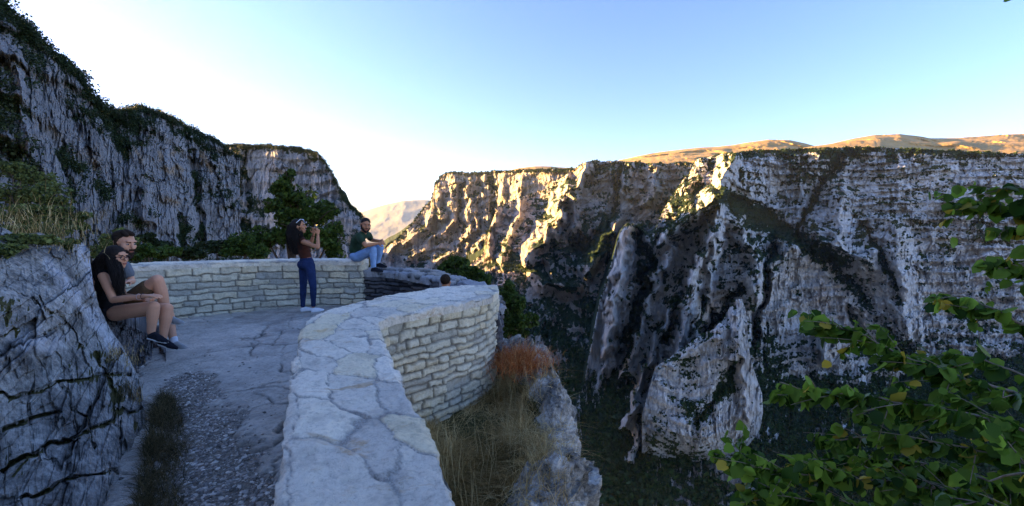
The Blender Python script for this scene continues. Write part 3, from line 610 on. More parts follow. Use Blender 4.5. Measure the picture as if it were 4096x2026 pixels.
tag(mk('paving', [(-3.2, 5, -.95), (-1, 4.8, -.95), (-.2, 6, -.95), (-.4, 8.6, -.95), (-3.2, 8.8, -.95), (-3.2, 8.8, -.95)], [(0, 1, 2, 3), (0, 3, 4, 5)][:1], m.m, smooth=False, attrs={'tone': np.zeros(6), 'mortar': np.zeros(6)}), kind='structure')
tag(mk('paving', [(-3.1, 8.4, -.95), (-2.5, 8.0, -.95), (-1.5, 5, -.95), (-1.5, 8.4, -.95)], [(0, 1, 2, 3)], m.m, smooth=False, attrs={'tone': np.zeros(4), 'mortar': np.zeros(4)}), kind='structure')
# loose gravel
ico = bmesh.new(); bmesh.ops.create_icosphere(ico, subdivisions=1, radius=1); iv = np.array([v.co[:] for v in ico.verts]); ifc = np.array([[v.index for v in f.verts] for f in ico.faces]); ico.free()
def pebbles(name, pts, r, mat, flatk=.6, **kw):
    n = len(pts); g = np.random.default_rng(9); M = g.normal(size=(n, 1, 3))*.25+1
    v = iv[None]*M*(1+g.normal(size=(n, 12, 1))*.18)*r[:, None, None]; v[..., 2] *= flatk
    an = g.uniform(0, 6.28, n); cs, sn = np.cos(an)[:, None], np.sin(an)[:, None]
    v = np.stack([v[..., 0]*cs-v[..., 1]*sn, v[..., 0]*sn+v[..., 1]*cs, v[..., 2]], -1)+pts[:, None]
    f = (ifc[None]+12*np.arange(n)[:, None, None]).reshape(-1, 3)
    return tag(mk(name, v.reshape(-1, 3), f, mat, smooth=False, attrs={'tone': np.repeat(g.uniform(0, 1, n), 12)}), **kw)
pm = N('pebble', .85); pm = pm.col(pm.ramp(pm.attr('tone'), [(0., (.12, .11, .10)), (.6, (.36, .33, .30)), (1., (.62, .58, .52))]))
gw = ((grav+.03*sstep(.9, 0., gd))*inside*(Y < 6)*(Y > .9)).ravel()*np.maximum(.02, 1.5/np.maximum(Y.ravel(), 1)**1.0)
gi = rg.choice(gw.size, 15000, p=gw/gw.sum()); gr = .004+.013*rg.random(15000)**3
gp = np.stack([X.ravel()[gi]+rg.uniform(-.01, .01, 15000), Y.ravel()[gi]+rg.uniform(-.01, .01, 15000), Z.ravel()[gi]+gr*.2], -1)
pebbles('gravel', gp, gr, pm, label='strip of loose grey gravel along the foot of the rock', cat='gravel', kind='stuff')

# foreground rock on the left, and the ledge the couple sit on
def rockmat(name, light, dark, u=.35, moss=(.09, .085, .02)):
    m = N(name, .9); a = m.noise(1, 6, .7, m.flow((1.2/u, 1.2/u, 1.7/u)), .15); b = m.noise(1, 6, .78, m.flow((7/u, 7/u, 8/u)), .1)
    c = m.ramp(m.math('ADD', m.math('MULTIPLY', a, .65), m.math('MULTIPLY', b, .35)), [(.36, dark), (.47, tuple(.5*(p+q) for p, q in zip(light, dark))), (.56, light), (.7, tuple(min(.8, q*1.5) for q in light))])
    c = m.mix(.6, c, m.ramp(b, [(.35, .35), (.55, 1.)]), 'MULTIPLY')
    c = m.mix(.8, c, m.ramp(m.noise(1, 4, .6, m.flow((.35/u, .35/u, .5/u)), .3), [(.38, .35), (.52, .9), (.62, 1.)]), 'MULTIPLY')
    c = m.mix(m.attr('warm'), c, m.ramp(b, [(.35, (.38, .39, .42)), (.6, (.62, .63, .66))]))
    vg = m.math('ADD', m.attr('veg'), m.math('MULTIPLY', m.math('SUBTRACT', b, .5), 1.2))
    c = m.mix(m.ramp(vg, [(.5, 0.), (.62, 1.)]), c, m.ramp(m.noise(60, 4), [(.3, (.02, .022, .008)), (.7, moss)]))
    m.bump(m.math('ADD', a, m.math('MULTIPLY', b, .4)), u*.12, .9); m.bump(m.noise(70, 4, .7), .006, .7)
    return m.col(c)
fore_m = rockmat('rock_foreground', (.46, .45, .42), (.09, .09, .088), .3)
topR = interp([(-90, 205), (0, 228), (20, 237), (40, 233), (60, 243), (75, 239), (86, 247), (94, 256)])
rR = interp([(215, 90), (246, 94), (265, 99), (295, 112), (322, 126), (345, 138), (370, 143), (400, 147), (430, 145), (460, 139), (480, 131), (506, 128), (540, 120)])
ctR = [(128, 506, 2.42), (144, 430, 3.15), (146, 400, 3.55), (0, 506, 1.9), (0, 400, 2.15), (0, 300, 2.6), (0, 230, 3.3), (60, 300, 3.1), (60, 400, 2.5), (60, 240, 3.8), (88, 242, 4.2), (110, 300, 4.1), (128, 330, 4.1), (90, 450, 2.45), (-90, 400, 1.5), (-90, 230, 2.3), (138, 360, 3.9), (60, 506, 2.0), (100, 400, 2.9)]
oR, WR, vR, pxR, pyR = cliff('rock', -90, 94, 560, topR, 560, 760, ctR, right=rR, mat=fore_m, seed=61, fl=.34, amp=.026, cliffy=.12, zs=.9, blk=1.8, blkrot=.35, blks=(2.6, 1.4), crk=.12, jd=.3, strat=.05, vegbias=-.52, edge=2.5, back=1.2, backdz=-.3, wrapR=1.0,
    ridges=[([(92, 246), (108, 290), (124, 325)], .10, 7)],
    gullies=[([(0, 470), (50, 445), (100, 425), (140, 405)], .07, 3), ([(0, 395), (40, 390), (90, 378), (130, 372)], .05, 3), ([(60, 385), (85, 420), (95, 445)], .04, 3), ([(95, 350), (112, 385), (120, 440)], .05, 3), ([(0, 430), (60, 410)], .06, 3), ([(40, 300), (70, 325), (80, 350)], .04, 3), ([(20, 500), (70, 480), (125, 470)], .05, 3)],
    vegs=[([(95, 352), (112, 362)], .9, 9), ([(112, 385), (118, 400)], .9, 7), ([(0, 300), (8, 320)], .6, 10), ([(0, 455), (20, 470)], .5, 16)],
    warms=[([(85, 245), (100, 290), (125, 335), (132, 360)], .9, 12), ([(50, 262), (80, 300), (112, 345)], .75, 10), ([(10, 335), (60, 345)], .5, 14)])
ctS = [(105, 305, 5.2), (120, 322, 5.05), (150, 350, 5.2), (165, 362, 4.9), (150, 378, 4.5), (178, 375, 4.55), (150, 400, 3.95), (182, 400, 3.85), (120, 400, 3.9), (140, 430, 3.2), (178, 425, 3.3), (130, 345, 5.0)]
cliff('rock', 100, 186, 300, interp([(100, 300), (112, 314), (122, 322), (135, 328), (150, 336), (158, 345), (168, 353), (176, 364), (184, 384)]), 425, 380, ctS, right=interp([(300, 166), (345, 166), (365, 175), (382, 182), (400, 184), (425, 172)]), mat=rockmat('rock_ledge', (.26, .25, .25), (.08, .08, .08)), seed=71, fl=.22, amp=.016, strat=.08, vegbias=-.8, edge=.8, back=.9, backdz=.05, cliffy=.6, zs=1.2, blk=1.6, crk=.1, jd=.4, blkrot=-.5, blks=(1.8, 2.2))

# rocky rim outside the wall, falling away to the right
ny_, ns_ = 420, 420
Yv = np.linspace(.4, 7.6, ny_)[:, None]; xe = np.interp(Yv, [.4, 2., 2.9, 4.1, 4.9, 5.6, 6.2, 6.8, 7.6], [.18, .26, .32, .44, .46, .40, .26, .03, -.35])+(fbm(Yv*1.7, 0, 0, 4, 81)-.5)*.25
s = np.linspace(0, 1, ns_)[None]
flatw = 2.2; x = np.where(s < .45, xe-flatw*(1-s/.45), xe+.12*np.sin(np.clip((s-.45)/.1, 0, 1)*1.57)+(s-.45)*.5); dz_ = np.where(s < .45, 0, -((s-.45)/.55)**1.1*7)
zg = np.interp(Yv, [.4, 2, 3.5, 4.2, 5.2, 6, 7.6], [-.75, -.66, -.50, -.44, -.38, -.34, -.9])+0*s-.05*np.clip(x+.5, -1, 1)
rk = sstep(.44, .05, xe-x+(fbm(Yv*2.6, x*2.6, 0, 4, 87)-.5)*.5)*(1+0*s)+sstep(5.3, 5.9, Yv)*(x > -.12)
rk = np.clip(rk, 0, 1)
b_ = fbm(x*1.7, Yv*1.7, (zg+dz_)*1.5, 5, 82, .6, True)-.42; f_ = fbm(x*9, Yv*9, (zg+dz_)*7, 4, 83, .6, True)-.5; pit = fbm(x*20, Yv*20, dz_*14, 3, 86)
zz = zg+dz_+rk*(.14+b_*.55+f_*.10)*(s < .5)+rk*(s >= .5)*(f_*.08)-.03*(1-rk)*fbm(x*5, Yv*5, 0, 3, 84)
xx = x+(s >= .40)*(b_*.34+f_*.18)*sstep(.40, .5, s)
Wr = np.stack([xx, Yv+0*s, zz], -1)
rim_m = rockmat('rim_rock', (.66, .64, .58), (.02, .02, .02), .4)
tag(mk('rock', Wr.reshape(-1, 3), gridf(ny_, ns_), rim_m, smooth=False, attrs={'veg': (1-rk).ravel()*1.2, 'warm': 0*rk.ravel(), 'flow': Wr.reshape(-1, 3)}), kind='structure')

# ---------------------------------------------------------------- people
def A3(*v): return np.array(v, float)
def nrm(v): return np.asarray(v, float)/np.linalg.norm(v)
class Blob:
    """volumes that are fused into one continuous skin by a voxel remesh"""
    def __init__(s): s.v = []; s.f = []; s.o = 0
    def add(s, v, f): s.v.append(v); s.f.append(f+s.o); s.o += len(v)
    def cap(s, a, b, ra, rb=None, n=14, flat=None):
        rb = ra if rb is None else rb; a, b = A3(*a), A3(*b); d = b-a; L = np.linalg.norm(d)
        d = d/L if L > 1e-6 else A3(0, 0, 1); th = np.linspace(0, math.pi/2, 5)
        z = np.concatenate([-ra*np.cos(th), L+rb*np.sin(th)]); r = np.concatenate([ra*np.sin(th), rb*np.cos(th)]); r[0] = r[-1] = 1e-4
        x = np.cross(d, A3(0, 0, 1) if abs(d[2]) < .9 else A3(1, 0, 0)); x = nrm(x); y = np.cross(d, x); an = np.arange(n)*2*math.pi/n
        v = a+z[:, None, None]*d+r[:, None, None]*(np.cos(an)[None, :, None]*x+np.sin(an)[None, :, None]*y)
        if flat is not None:   # squash about the segment along direction flat[0] by flat[1]
            q = nrm(flat[0]); w_ = v-a; v = v-(w_@q)[..., None]*q*(1-flat[1])+0
        f = gridf(len(z), n, True)[:, ::-1]
        c0, c1 = len(v.reshape(-1, 3)), len(v.reshape(-1, 3))+1
        s.add(v.reshape(-1, 3), f); return s
    def chain(s, pts, rs, **k):
        for i in range(len(pts)-1): s.cap(pts[i], pts[i+1], rs[i], rs[i+1], **k)
        return s
    def ell(s, c, ax, rad, n=18):
        th = np.linspace(.001, math.pi-.001, n//2+2)[:, None]; an = (np.arange(n)*2*math.pi/n)[None]
        u = np.stack([np.sin(th)*np.cos(an), np.sin(th)*np.sin(an), np.cos(th)+0*an], -1)*np.asarray(rad)
        s.add((np.asarray(c)+u@np.array(ax)).reshape(-1, 3), gridf(len(th), n, True)); return s
    def build(s, name, mat, par, vox=.006, sm=5, rot=None):
        v = np.concatenate(s.v)
        o = mk('tmp', v, np.concatenate(s.f)); bm = bmesh.new(); bm.from_mesh(o.data)
        bmesh.ops.remove_doubles(bm, verts=bm.verts, dist=.0006)
        bmesh.ops.holes_fill(bm, edges=[e for e in bm.edges if e.is_boundary], sides=0); bmesh.ops.recalc_face_normals(bm, faces=bm.faces); bm.to_mesh(o.data); bm.free()
        m = o.modifiers.new('r', 'REMESH'); m.mode = 'VOXEL'; m.voxel_size = vox; m.use_smooth_shade = True
        k = o.modifiers.new('s', 'SMOOTH'); k.iterations = sm; k.factor = .5
        dg = bpy.context.evaluated_depsgraph_get(); me = bpy.data.meshes.new_from_object(o.evaluated_get(dg)); bpy.data.objects.remove(o)
        me.name = name; r = bpy.data.objects.new(name, me); S.collection.objects.link(r); me.materials.clear(); me.materials.append(mat)
        for p_ in me.polygons: p_.use_smooth = True
        return adopt(r, par) if par else r
def skin(name, c):
    m = N(name, .55); m.b.inputs['Subsurface Weight'].default_value = .08; m.b.inputs['Subsurface Radius'].default_value = (.02, .008, .004); m.b.inputs['Subsurface Scale'].default_value = .5
    d = tuple(q*.8 for q in c); return m.col(m.mix(.4, c, m.ramp(m.noise(25, 4), [(.3, d), (.7, c)]), 'MIX'))
def cloth(name, c, var=.3, sc=14, rough=.9):
    m = N(name, rough); d = tuple(q*(1-var) for q in c); h = tuple(q*(1+var) for q in c); n = m.noise(sc, 5, .65)
    m.bump(n, .018, .7); m.bump(m.noise(300, 2), .0012, .5); return m.col(m.ramp(n, [(.3, d), (.55, c), (.75, h)]))
hair_dark = N('hair_dark', .8); hair_dark = hair_dark.col(hair_dark.ramp(hair_dark.noise(30, 3, .6, hair_dark.pos((2, 2, .3))), [(.3, (.006, .005, .005)), (.7, (.022, .015, .012))]))
hair_brown = N('hair_brown', .95); hair_brown = hair_brown.col(hair_brown.ramp(hair_brown.noise(60, 3, .6), [(.3, (.010, .006, .004)), (.7, (.035, .02, .010))]))
eye_w, eye_d = flat('eye_white', (.32, .30, .28), .3, .05), flat('iris', (.02, .012, .008), .2, .05)
lip_m = flat('lips', (.33, .12, .09), .5, .1)
def axes(f, u):
    f = nrm(f); s_ = nrm(np.cross(f, u)); return f, s_, np.cross(s_, f)      # forward, right side, up
def headparts(B, c, f, u, k, nose=1.):
    f, s_, u = axes(f, u); H = lambda a, b, d=0.: np.asarray(c)+(f*a+u*b+s_*d)*k
    B.ell(H(-.012, .028), (s_, f, u), (.074*k, .093*k, .088*k)); B.cap(H(.028, -.01), H(.046, -.083), .062*k, .040*k)
    B.cap(H(.062, -.098), H(.070, -.096), .021*k); B.cap(H(.086, .018), H(.108*nose, -.026), .009*k, .0135*k)
    B.cap(H(.080, .034, -.035), H(.080, .034, .035), .013*k); 
    for q in (-1, 1):
        B.cap(H(.062, -.030, .036*q), H(.055, -.02, .045*q), .024*k); B.ell(H(-.008, -.012, .079*q), (s_, f, u), (.009*k, .019*k, .031*k)); B.cap(H(.0, -.06, .045*q), H(.05, -.085, .02*q), .028*k, .024*k)
    B.cap(H(.086, -.055, -.014), H(.086, -.055, .014), .012*k); B.cap(H(.083, -.069, -.012), H(.083, -.069, .012), .011*k)
    return H, (f, s_, u)
def facedetail(H, ax, k, par, brow=hair_dark, glasses=False):
    f, s_, u = ax
    for q in (-1, 1):
        e = Blob().ell(H(.079, .006, .031*q), (s_, f, u), (.0115*k, .0105*k, .0085*k)).build('eye', eye_w, par, .003, 1)
        ir = Blob().ell(H(.0875, .006, .031*q), (s_, f, u), (.006*k, .004*k, .006*k)).build('iris', eye_d, None, .0015, 1)
        ir.data.transform(Matrix.Translation(-Vector(par.location))); ir.parent = e
        Blob().cap(H(.093, .027, .018*q), H(.084, .029, .047*q), .0045*k, .003*k).build('eyebrow', brow, par, .002, 1)
    Blob().cap(H(.0965, -.057, -.016), H(.0965, -.057, .016), .0055*k).cap(H(.0945, -.067, -.014), H(.0945, -.067, .014), .006*k).build('lips', lip_m, par, .002, 2)
    if glasses:
        ps = []
        for q in (-1, 1):
            an = np.linspace(0, 2*math.pi, 20); ps.append([H(.103, .004+.019*math.sin(a_), (.031+.025*math.cos(a_))*q) for a_ in an])
            ps.append([H(.103, .012, .056*q), H(.06, .012, .074*q), H(-.01, .008, .086*q)])
        ps.append([H(.105, .01, -.007), H(.105, .01, .007)])
        v, fc = tubes(ps, [.0028*k]*len(ps), 6); adopt(mk('glasses', v, fc, flat('spectacle_frame', (.012, .012, .02), .4)), par)
def hand(B, w_, d, palm, k=1., curl=.5, thumb=1, spread=1.):
    """wrist, pointing direction, palm normal; four bent fingers of unequal length and a thumb"""
    d = nrm(d); palm = nrm(np.asarray(palm)-np.dot(palm, d)*d); s_ = np.cross(d, palm)*thumb; w_ = np.asarray(w_, float)
    B.cap(w_, w_+d*.03*k, .024*k, .027*k, flat=(palm, .7)); 
    for i, (o_, L) in enumerate(((.030, .88), (.010, 1.), (-.010, .94), (-.029, .74))):
        kn = w_+d*(.088-abs(o_-.01)*.25)*k+s_*o_*k*spread
        B.cap(w_+d*.02*k+s_*o_*.6*k, kn, .014*k, .0115*k)
        p = kn; a_ = curl*(.55+.1*i)
        for j, (l, r) in enumerate(((.042, .0095), (.026, .0088), (.020, .0080))):
            dd = d*math.cos(a_)+palm*math.sin(a_)+s_*o_*2*(spread-.6); q = p+nrm(dd)*l*L*k; B.cap(p, q, r*k, (r-.0006)*k); p = q; a_ += curl*.9
    b0 = w_+d*.022*k+s_*.022*k; b1 = b0+(d*.55+s_*.75+palm*.35)*.045*k; b2 = b1+nrm(d*.9+s_*.15+palm*(.3+curl*.5))*.034*k; b3 = b2+nrm(d*.9-s_*.2+palm*(.3+curl*.6))*.024*k
    B.cap(b0, b1, .015*k, .011*k).cap(b1, b2, .011*k, .0095*k).cap(b2, b3, .0095*k, .008*k)
def shoe(par, heel, d, up, mat, sole, k=1., name='shoe', laces=None):
    d = nrm(d); up = nrm(np.asarray(up)-np.dot(up, d)*d); heel = np.asarray(heel, float); s_ = np.cross(d, up); h = lambda a, b, c=0.: heel+(d*a+up*b+s_*c)*k
    B = Blob(); B.cap(h(.035, .035), h(.05, .06), .036*k, .037*k).cap(h(.04, .036), h(.14, .034), .034*k, .036*k).cap(h(.14, .032), h(.215, .024), .037*k, .024*k, ).cap(h(.07, .06), h(.16, .045), .032*k, .024*k).cap(h(.14, .026, .012), h(.20, .022, .010), .028*k, .02*k)
    o = B.build(name, mat, par, .006, 4)
    Q = Blob(); 
    for q in (-.012, .012): Q.cap(h(.03, .012, q), h(.12, .011, q), .026*k, .026*k, flat=(up, .42)).cap(h(.12, .011, q), h(.215, .013, q*.7), .028*k, .02*k, flat=(up, .42))
    so_ = Q.build('sole', sole, None, .005, 2); so_.data.transform(Matrix.Translation(-Vector(par.location))); so_.parent = o
    return o
def torso(B, pel, wst, chs, nck, sR, sL, hR, hL, o=0., k=1., fem=False, top=True, hips=True):
    pel, wst, chs, nck, sR, sL, hR, hL = [A3(*q) for q in (pel, wst, chs, nck, sR, sL, hR, hL)]
    u2 = nrm(nck-chs); s2 = nrm(sR-sL); f2 = nrm(np.cross(u2, s2)); u1 = nrm(wst-pel); s1 = nrm(hR-hL); f1 = nrm(np.cross(u1, s1)); um = nrm(chs-wst); sm_ = nrm(s1+s2); fm_ = nrm(np.cross(um, sm_))
    if top:
        B.ell(chs, (s2, f2, u2), (.150*k+o, .108*k+o, .150*k+o)); B.ell((chs+wst)/2, (sm_, fm_, um), (.132*k+o, .100*k+o, .15*k+o)); B.ell(wst, (sm_, fm_, um), (.122*k+o, .095*k+o, .13*k+o))
        B.cap(sR*.8+nck*.2, nck, .045*k+o, .05*k+o).cap(sL*.8+nck*.2, nck, .045*k+o, .05*k+o).cap(sR, sL, .05*k+o)
        if fem:
            for q in (-1, 1): B.ell(chs+f2*.085*k+s2*.065*q*k-u2*.01, (s2, f2, u2), (.055*k+o, .05*k+o, .055*k+o))
    if hips:
        B.ell(pel, (s1, f1, u1), (.155*k+o, .112*k+o, .11*k+o)); B.ell((pel+wst)/2, (s1, f1, u1), (.135*k+o, .100*k+o, .12*k+o))
        for q in (hR, hL): B.ell(q*.6+pel*.4-f1*.04*k, (s1, f1, u1), (.085*k+o, .095*k+o, .09*k+o))
def leg(B, h, kn, an, o=0., k=1., upto=1., calf=1.):
    h, kn, an = A3(*h), A3(*kn), A3(*an)
    B.cap(h, h+(kn-h)*.5, .086*k+o, .074*k+o).cap(h+(kn-h)*.5, kn, .074*k+o, .056*k+o)
    if upto < .6: return
    m_ = kn+(an-kn)*.3; B.cap(kn, m_, .055*k+o, .054*k*calf+o).cap(m_, kn+(an-kn)*.7, .054*k*calf+o, .040*k+o).cap(kn+(an-kn)*.7, an, .040*k+o, .034*k+o)
def arm(B, s_, e_, w_, k=1., o=0.):
    s_, e_, w_ = A3(*s_), A3(*e_), A3(*w_); m_ = s_+(e_-s_)*.45
    B.cap(s_, m_, .050*k+o, .046*k+o).cap(m_, e_, .045*k+o, .037*k+o); q = e_+(w_-e_)*.3; B.cap(e_, q, .037*k+o, .039*k+o).cap(q, w_, .038*k+o, .0245*k+o)
def strands(par, name, roots, paths, n, spread, r, mat, seed, wav=.012):
    g = np.random.default_rng(seed); P_ = []; R_ = []
    base = [np.asarray(p, float) for p in paths]
    for i in range(n):
        b = base[g.integers(len(base))]; s = np.linspace(0, 1, 12); L = np.linspace(0, 1, len(b)); ctr = np.stack([np.interp(s, L, b[:, q]) for q in range(3)], -1)
        rad = np.interp(s, L, b[:, 3]); d = nrm(g.normal(size=3)); d[2] *= .3
        ph = g.uniform(0, 6.28, 3); off = d[None]*rad[:, None]*g.uniform(.8, 1.08)
        wv = np.stack([np.sin(s*9+ph[0]), np.sin(s*8+ph[1]), np.sin(s*7+ph[2])], -1)*wav*s[:, None]
        cut = g.integers(8, 13); P_.append((ctr+off+wv)[:cut]); R_.append((r*np.linspace(1, .4, 12))[:cut])
    v, f = tubes(P_, R_, 4); o = mk(name, v, f, mat); return adopt(o, par)

skin_f, skin_t, skin_g = skin('skin_fair', (.60, .30, .18)), skin('skin_tanned', (.46, .21, .11)), skin('skin_light', (.64, .33, .21))
white_sole, dark_shoe, white_shoe, grey_shoe = flat('sole_white', (.6, .6, .58), .6, .08), cloth('shoe_dark', (.012, .013, .02)), cloth('shoe_white', (.72, .74, .78), .08), cloth('shoe_grey', (.30, .31, .31), .15)

# --- standing woman taking a picture
q2 = lambda x, y, Y: P(275+x/10.61, 205+y/10.61, Y)
p = empty('person', (q2(345, 600, 7.55)[0], 7.55, 0), 'woman with long dark hair standing in brown top and blue jeans, holding up a phone', 'person')
J = dict(pel=q2(338, 612, 7.55), wst=q2(322, 535, 7.55), chs=q2(292, 425, 7.55), nck=q2(268, 345, 7.55), sR=q2(308, 392, 7.42), sL=q2(228, 388, 7.68), hR=q2(372, 640, 7.48), hL=q2(305, 640, 7.62))
kR, kL, aR, aL = q2(405, 868, 7.44), q2(300, 868, 7.60), q2(408, 1075, 7.50), q2(296, 1080, 7.58)
eR, wR_, eL, wL_ = q2(455, 450, 7.33), q2(456, 312, 7.50), q2(388, 392, 7.83), q2(412, 308, 7.74)
hf, hu = A3(.93, .25, .08), A3(-.12, 0, 1); hc = q2(256, 228, 7.55)
B = Blob(); torso(B, k=.92, fem=True, **J); H, ax = headparts(B, hc, hf, hu, 1.06); B.cap(H(-.012, -.06), J['nck'], .046, .05)
arm(B, J['sR'], eR, wR_, .88); arm(B, J['sL'], eL, wL_, .88)
hand(B, wR_, (.05, .1, 1), (-.75, .4, .2), .95, 1.1, 1); hand(B, wL_, (.1, 0, 1), (.2, -.9, 0), .95, .9, -1)
leg(B, J['hR'], kR, aR, 0, .9); leg(B, J['hL'], kL, aL, 0, .9)
B.build('body', skin_t, p); facedetail(H, ax, 1.06, p)
B = Blob(); T_ = dict(J); torso(B, o=.010, k=.92, fem=True, hips=False, **{**J, 'sR': J['sR']*.75+J['nck']*.25, 'sL': J['sL']*.75+J['nck']*.25}); B.build('crop_top', cloth('brown_top', (.06, .018, .010)), p)
jeans_d = cloth('dark_denim', (.012, .026, .085), .35, 9)
B = Blob(); torso(B, o=.012, k=.92, top=False, **{**J, 'wst': J['wst']*.55+J['pel']*.45}); leg(B, J['hR'], kR, aR+(0, 0, .02), .009, .9); leg(B, J['hL'], kL, aL+(0, 0, .02), .009, .9); B.build('jeans', jeans_d, p)
fz_ = float(floorz(-3.6, 7.5))
for a_, dd in ((aR, (.50, .55, 0)), (aL, (.75, .30, 0))):
    shoe(p, A3(a_[0], a_[1], fz_+.004)-nrm(dd)*.045, dd, (0, 0, 1), white_shoe, white_sole, .98)
hb = Blob().ell(H(-.030, .040), (ax[1], ax[0], ax[2]), (.094, .105, .098)).cap(H(-.07, 0), q2(205, 330, 7.55), .10, .125).cap(q2(205, 330, 7.55), q2(225, 490, 7.56), .125, .07)
hb.build('hair', hair_dark, p, .009)
strands(p, 'hair_strands', None, [[(*H(-.04, .10), .02), (*H(-.07, .03), .11), (*q2(205, 320, 7.55), .135), (*q2(215, 430, 7.55), .125), (*q2(235, 525, 7.55), .09)], [(*H(-.02, .11), .02), (*H(-.05, 0), .10), (*q2(235, 340, 7.45), .09), (*q2(265, 470, 7.42), .06)]], 420, .1, .0045, hair_dark, 5)
gv = [[H(.045, .118, -.062), H(.075, .105, -.03), H(.08, .10, 0), H(.075, .105, .03), H(.045, .118, .062), H(-.02, .06, .09)]]
v, f = tubes(gv, [.006], 6); L_ = Blob()
for q in (-1, 1): L_.ell(H(.072, .108, .033*q), (ax[1], nrm(ax[0]+ax[2]), nrm(ax[2]-ax[0])), (.027, .006, .021))
adopt(mk('sunglasses', v, f, flat('pale_frame', (.6, .63, .68), .3)), p); L_.build('lens', flat('sunglass_lens', (.25, .32, .45), .12), p, .003, 1)
wb = wL_*.9+eL*.1; v, f = tubes([[wL_*.86+eL*.14, wL_*.80+eL*.20]], [.031], 10); adopt(mk('wristwatch', v, f, flat('watch_strap', (.01, .01, .012), .5)), p)
# the phone in her hands
ph = bmesh.new(); bmesh.ops.create_cube(ph, size=1, matrix=Matrix.Diagonal((.155, .009, .075, 1))); bmesh.ops.bevel(ph, geom=ph.edges[:], offset=.0035, segments=3, affect='EDGES')
me = bpy.data.meshes.new('phone'); ph.to_mesh(me); ph.free(); me.materials.append(flat('phone_case', (.015, .015, .02), .3))
pc = q2(446, 262, 7.63); po_ = empty('phone', pc, 'dark phone held up sideways in the hands of the standing woman', 'phone')
b_ = bpy.data.objects.new('case', me); S.collection.objects.link(b_); b_.parent = po_; po_.rotation_euler = (0, 0, math.radians(-62))
v, f = tubes([[(-.055, -.005, .018), (-.055, -.0075, .018)], [(-.055, -.005, -.002), (-.055, -.0075, -.002)]], [.008, .008], 12); ln_ = mk('camera_lens', v, f, flat('lens_glass', (.05, .05, .06), .1)); ln_.parent = po_

# --- man in green seated on the wall's end
p = empty('person', (q2(870, 560, 8.3)[0], 8.3, .88), 'bearded man in green t-shirt and light jeans sitting on the end of the wall', 'person')
J = dict(pel=q2(868, 532, 8.3), wst=q2(848, 465, 8.26), chs=q2(880, 372, 8.2), nck=q2(935, 295, 8.14), sR=q2(888, 335, 8.0), sL=q2(990, 318, 8.34), hR=q2(885, 548, 8.19), hL=q2(900, 540, 8.42))
kR, kL, aR, aL = q2(1040, 470, 7.98), q2(1118, 450, 8.28), q2(1045, 655, 8.04), q2(1088, 612, 8.35)
eR, wR_, eL, wL_ = q2(962, 430, 7.88), q2(1092, 408, 7.96), q2(1022, 372, 8.50), q2(1120, 382, 8.15)
hf, hu = A3(.50, -.80, -.16), A3(.12, 0, 1); hc = q2(962, 212, 8.08)
B = Blob(); torso(B, k=1., **J); H, ax = headparts(B, hc, hf, hu, 1.12); B.cap(H(-.015, -.06), J['nck'], .06, .066)
arm(B, J['sR'], eR, wR_); arm(B, J['sL'], eL, wL_); hand(B, wR_, (1, .12, .15), (.1, .8, -.3), 1., .9, -1); hand(B, wL_, (.8, -.6, .1), (-.5, -.7, -.3), 1., .9, 1)
leg(B, J['hR'], kR, aR); leg(B, J['hL'], kL, aL); B.build('body', skin_t, p); facedetail(H, ax, 1.12, p)
B = Blob(); torso(B, o=.014, k=1.0, **J)
B.cap(J['sR'], J['sR']*.45+eR*.55, .068, .064).cap(J['sL'], J['sL']*.45+eL*.55, .068, .064); B.build('t_shirt', cloth('green_cotton', (.022, .050, .026), .35, 8), p)
B = Blob(); torso(B, o=.018, k=1., top=False, **{**J, 'wst': J['wst']*.35+J['pel']*.65}); leg(B, J['hR'], kR, aR, .016); leg(B, J['hL'], kL, aL, .016); B.build('jeans', cloth('light_denim', (.22, .36, .60), .22, 12), p)
shoe(p, aR+A3(-.05, .0, -.095), (1, -.25, -.05), (0, 0, 1), dark_shoe, flat('sole_black', (.05, .05, .05)), 1.08); shoe(p, aL+A3(-.05, 0, -.09), (1, -.2, -.05), (0, 0, 1), dark_shoe, bpy.data.materials['sole_black'], 1.08)
Blob().ell(H(-.020, .050), (ax[1], ax[0], ax[2]), (.088, .102, .084)).build('hair', hair_dark, p, .006, 3)
Blob().cap(H(.055, -.092), H(.062, -.100), .044, .036).cap(H(.02, -.055, .062), H(.06, -.085, .03), .022, .026).cap(H(.02, -.055, -.062), H(.06, -.085, -.03), .022, .026).cap(H(.020, -.05, .066), H(.0, .0, .074), .018, .012).cap(H(.020, -.05, -.066), H(.0, .0, -.074), .018, .012).cap(H(.100, -.046, -.02), H(.100, -.046, .02), .008).build('beard', hair_dark, p, .005, 3)

# --- couple on the rock: woman in black
q1 = lambda x, y, Y: P(75+x/7.84, 212.5+y/7.84, Y)
p = empty('person', (q1(310, 800, 4.8)[0], 4.8, .45), 'woman with long dark hair and glasses in black top, sitting cross-legged on the rock', 'person')
J = dict(pel=q1(300, 765, 4.86), wst=q1(268, 670, 4.86), chs=q1(258, 565, 4.84), nck=q1(282, 462, 4.84), sR=q1(222, 500, 4.69), sL=q1(305, 495, 5.0), hR=q1(330, 790, 4.76), hL=q1(345, 780, 4.98))
kR, kL, aR, aL = q1(615, 738, 4.62), q1(722, 752, 4.82), q1(598, 935, 4.62), q1(690, 985, 4.78)
eR, wR_, eL, wL_ = q1(300, 685, 4.58), q1(552, 655, 4.56), q1(385, 655, 5.0), q1(560, 680, 4.86)
hf, hu = A3(1, -.10, -.05), A3(.05, 0, 1); hc = q1(330, 352, 4.82)
B = Blob(); torso(B, k=.93, fem=True, **J); H, ax = headparts(B, hc, hf, hu, 1.05); B.cap(H(-.012, -.06), J['nck'], .048, .054)
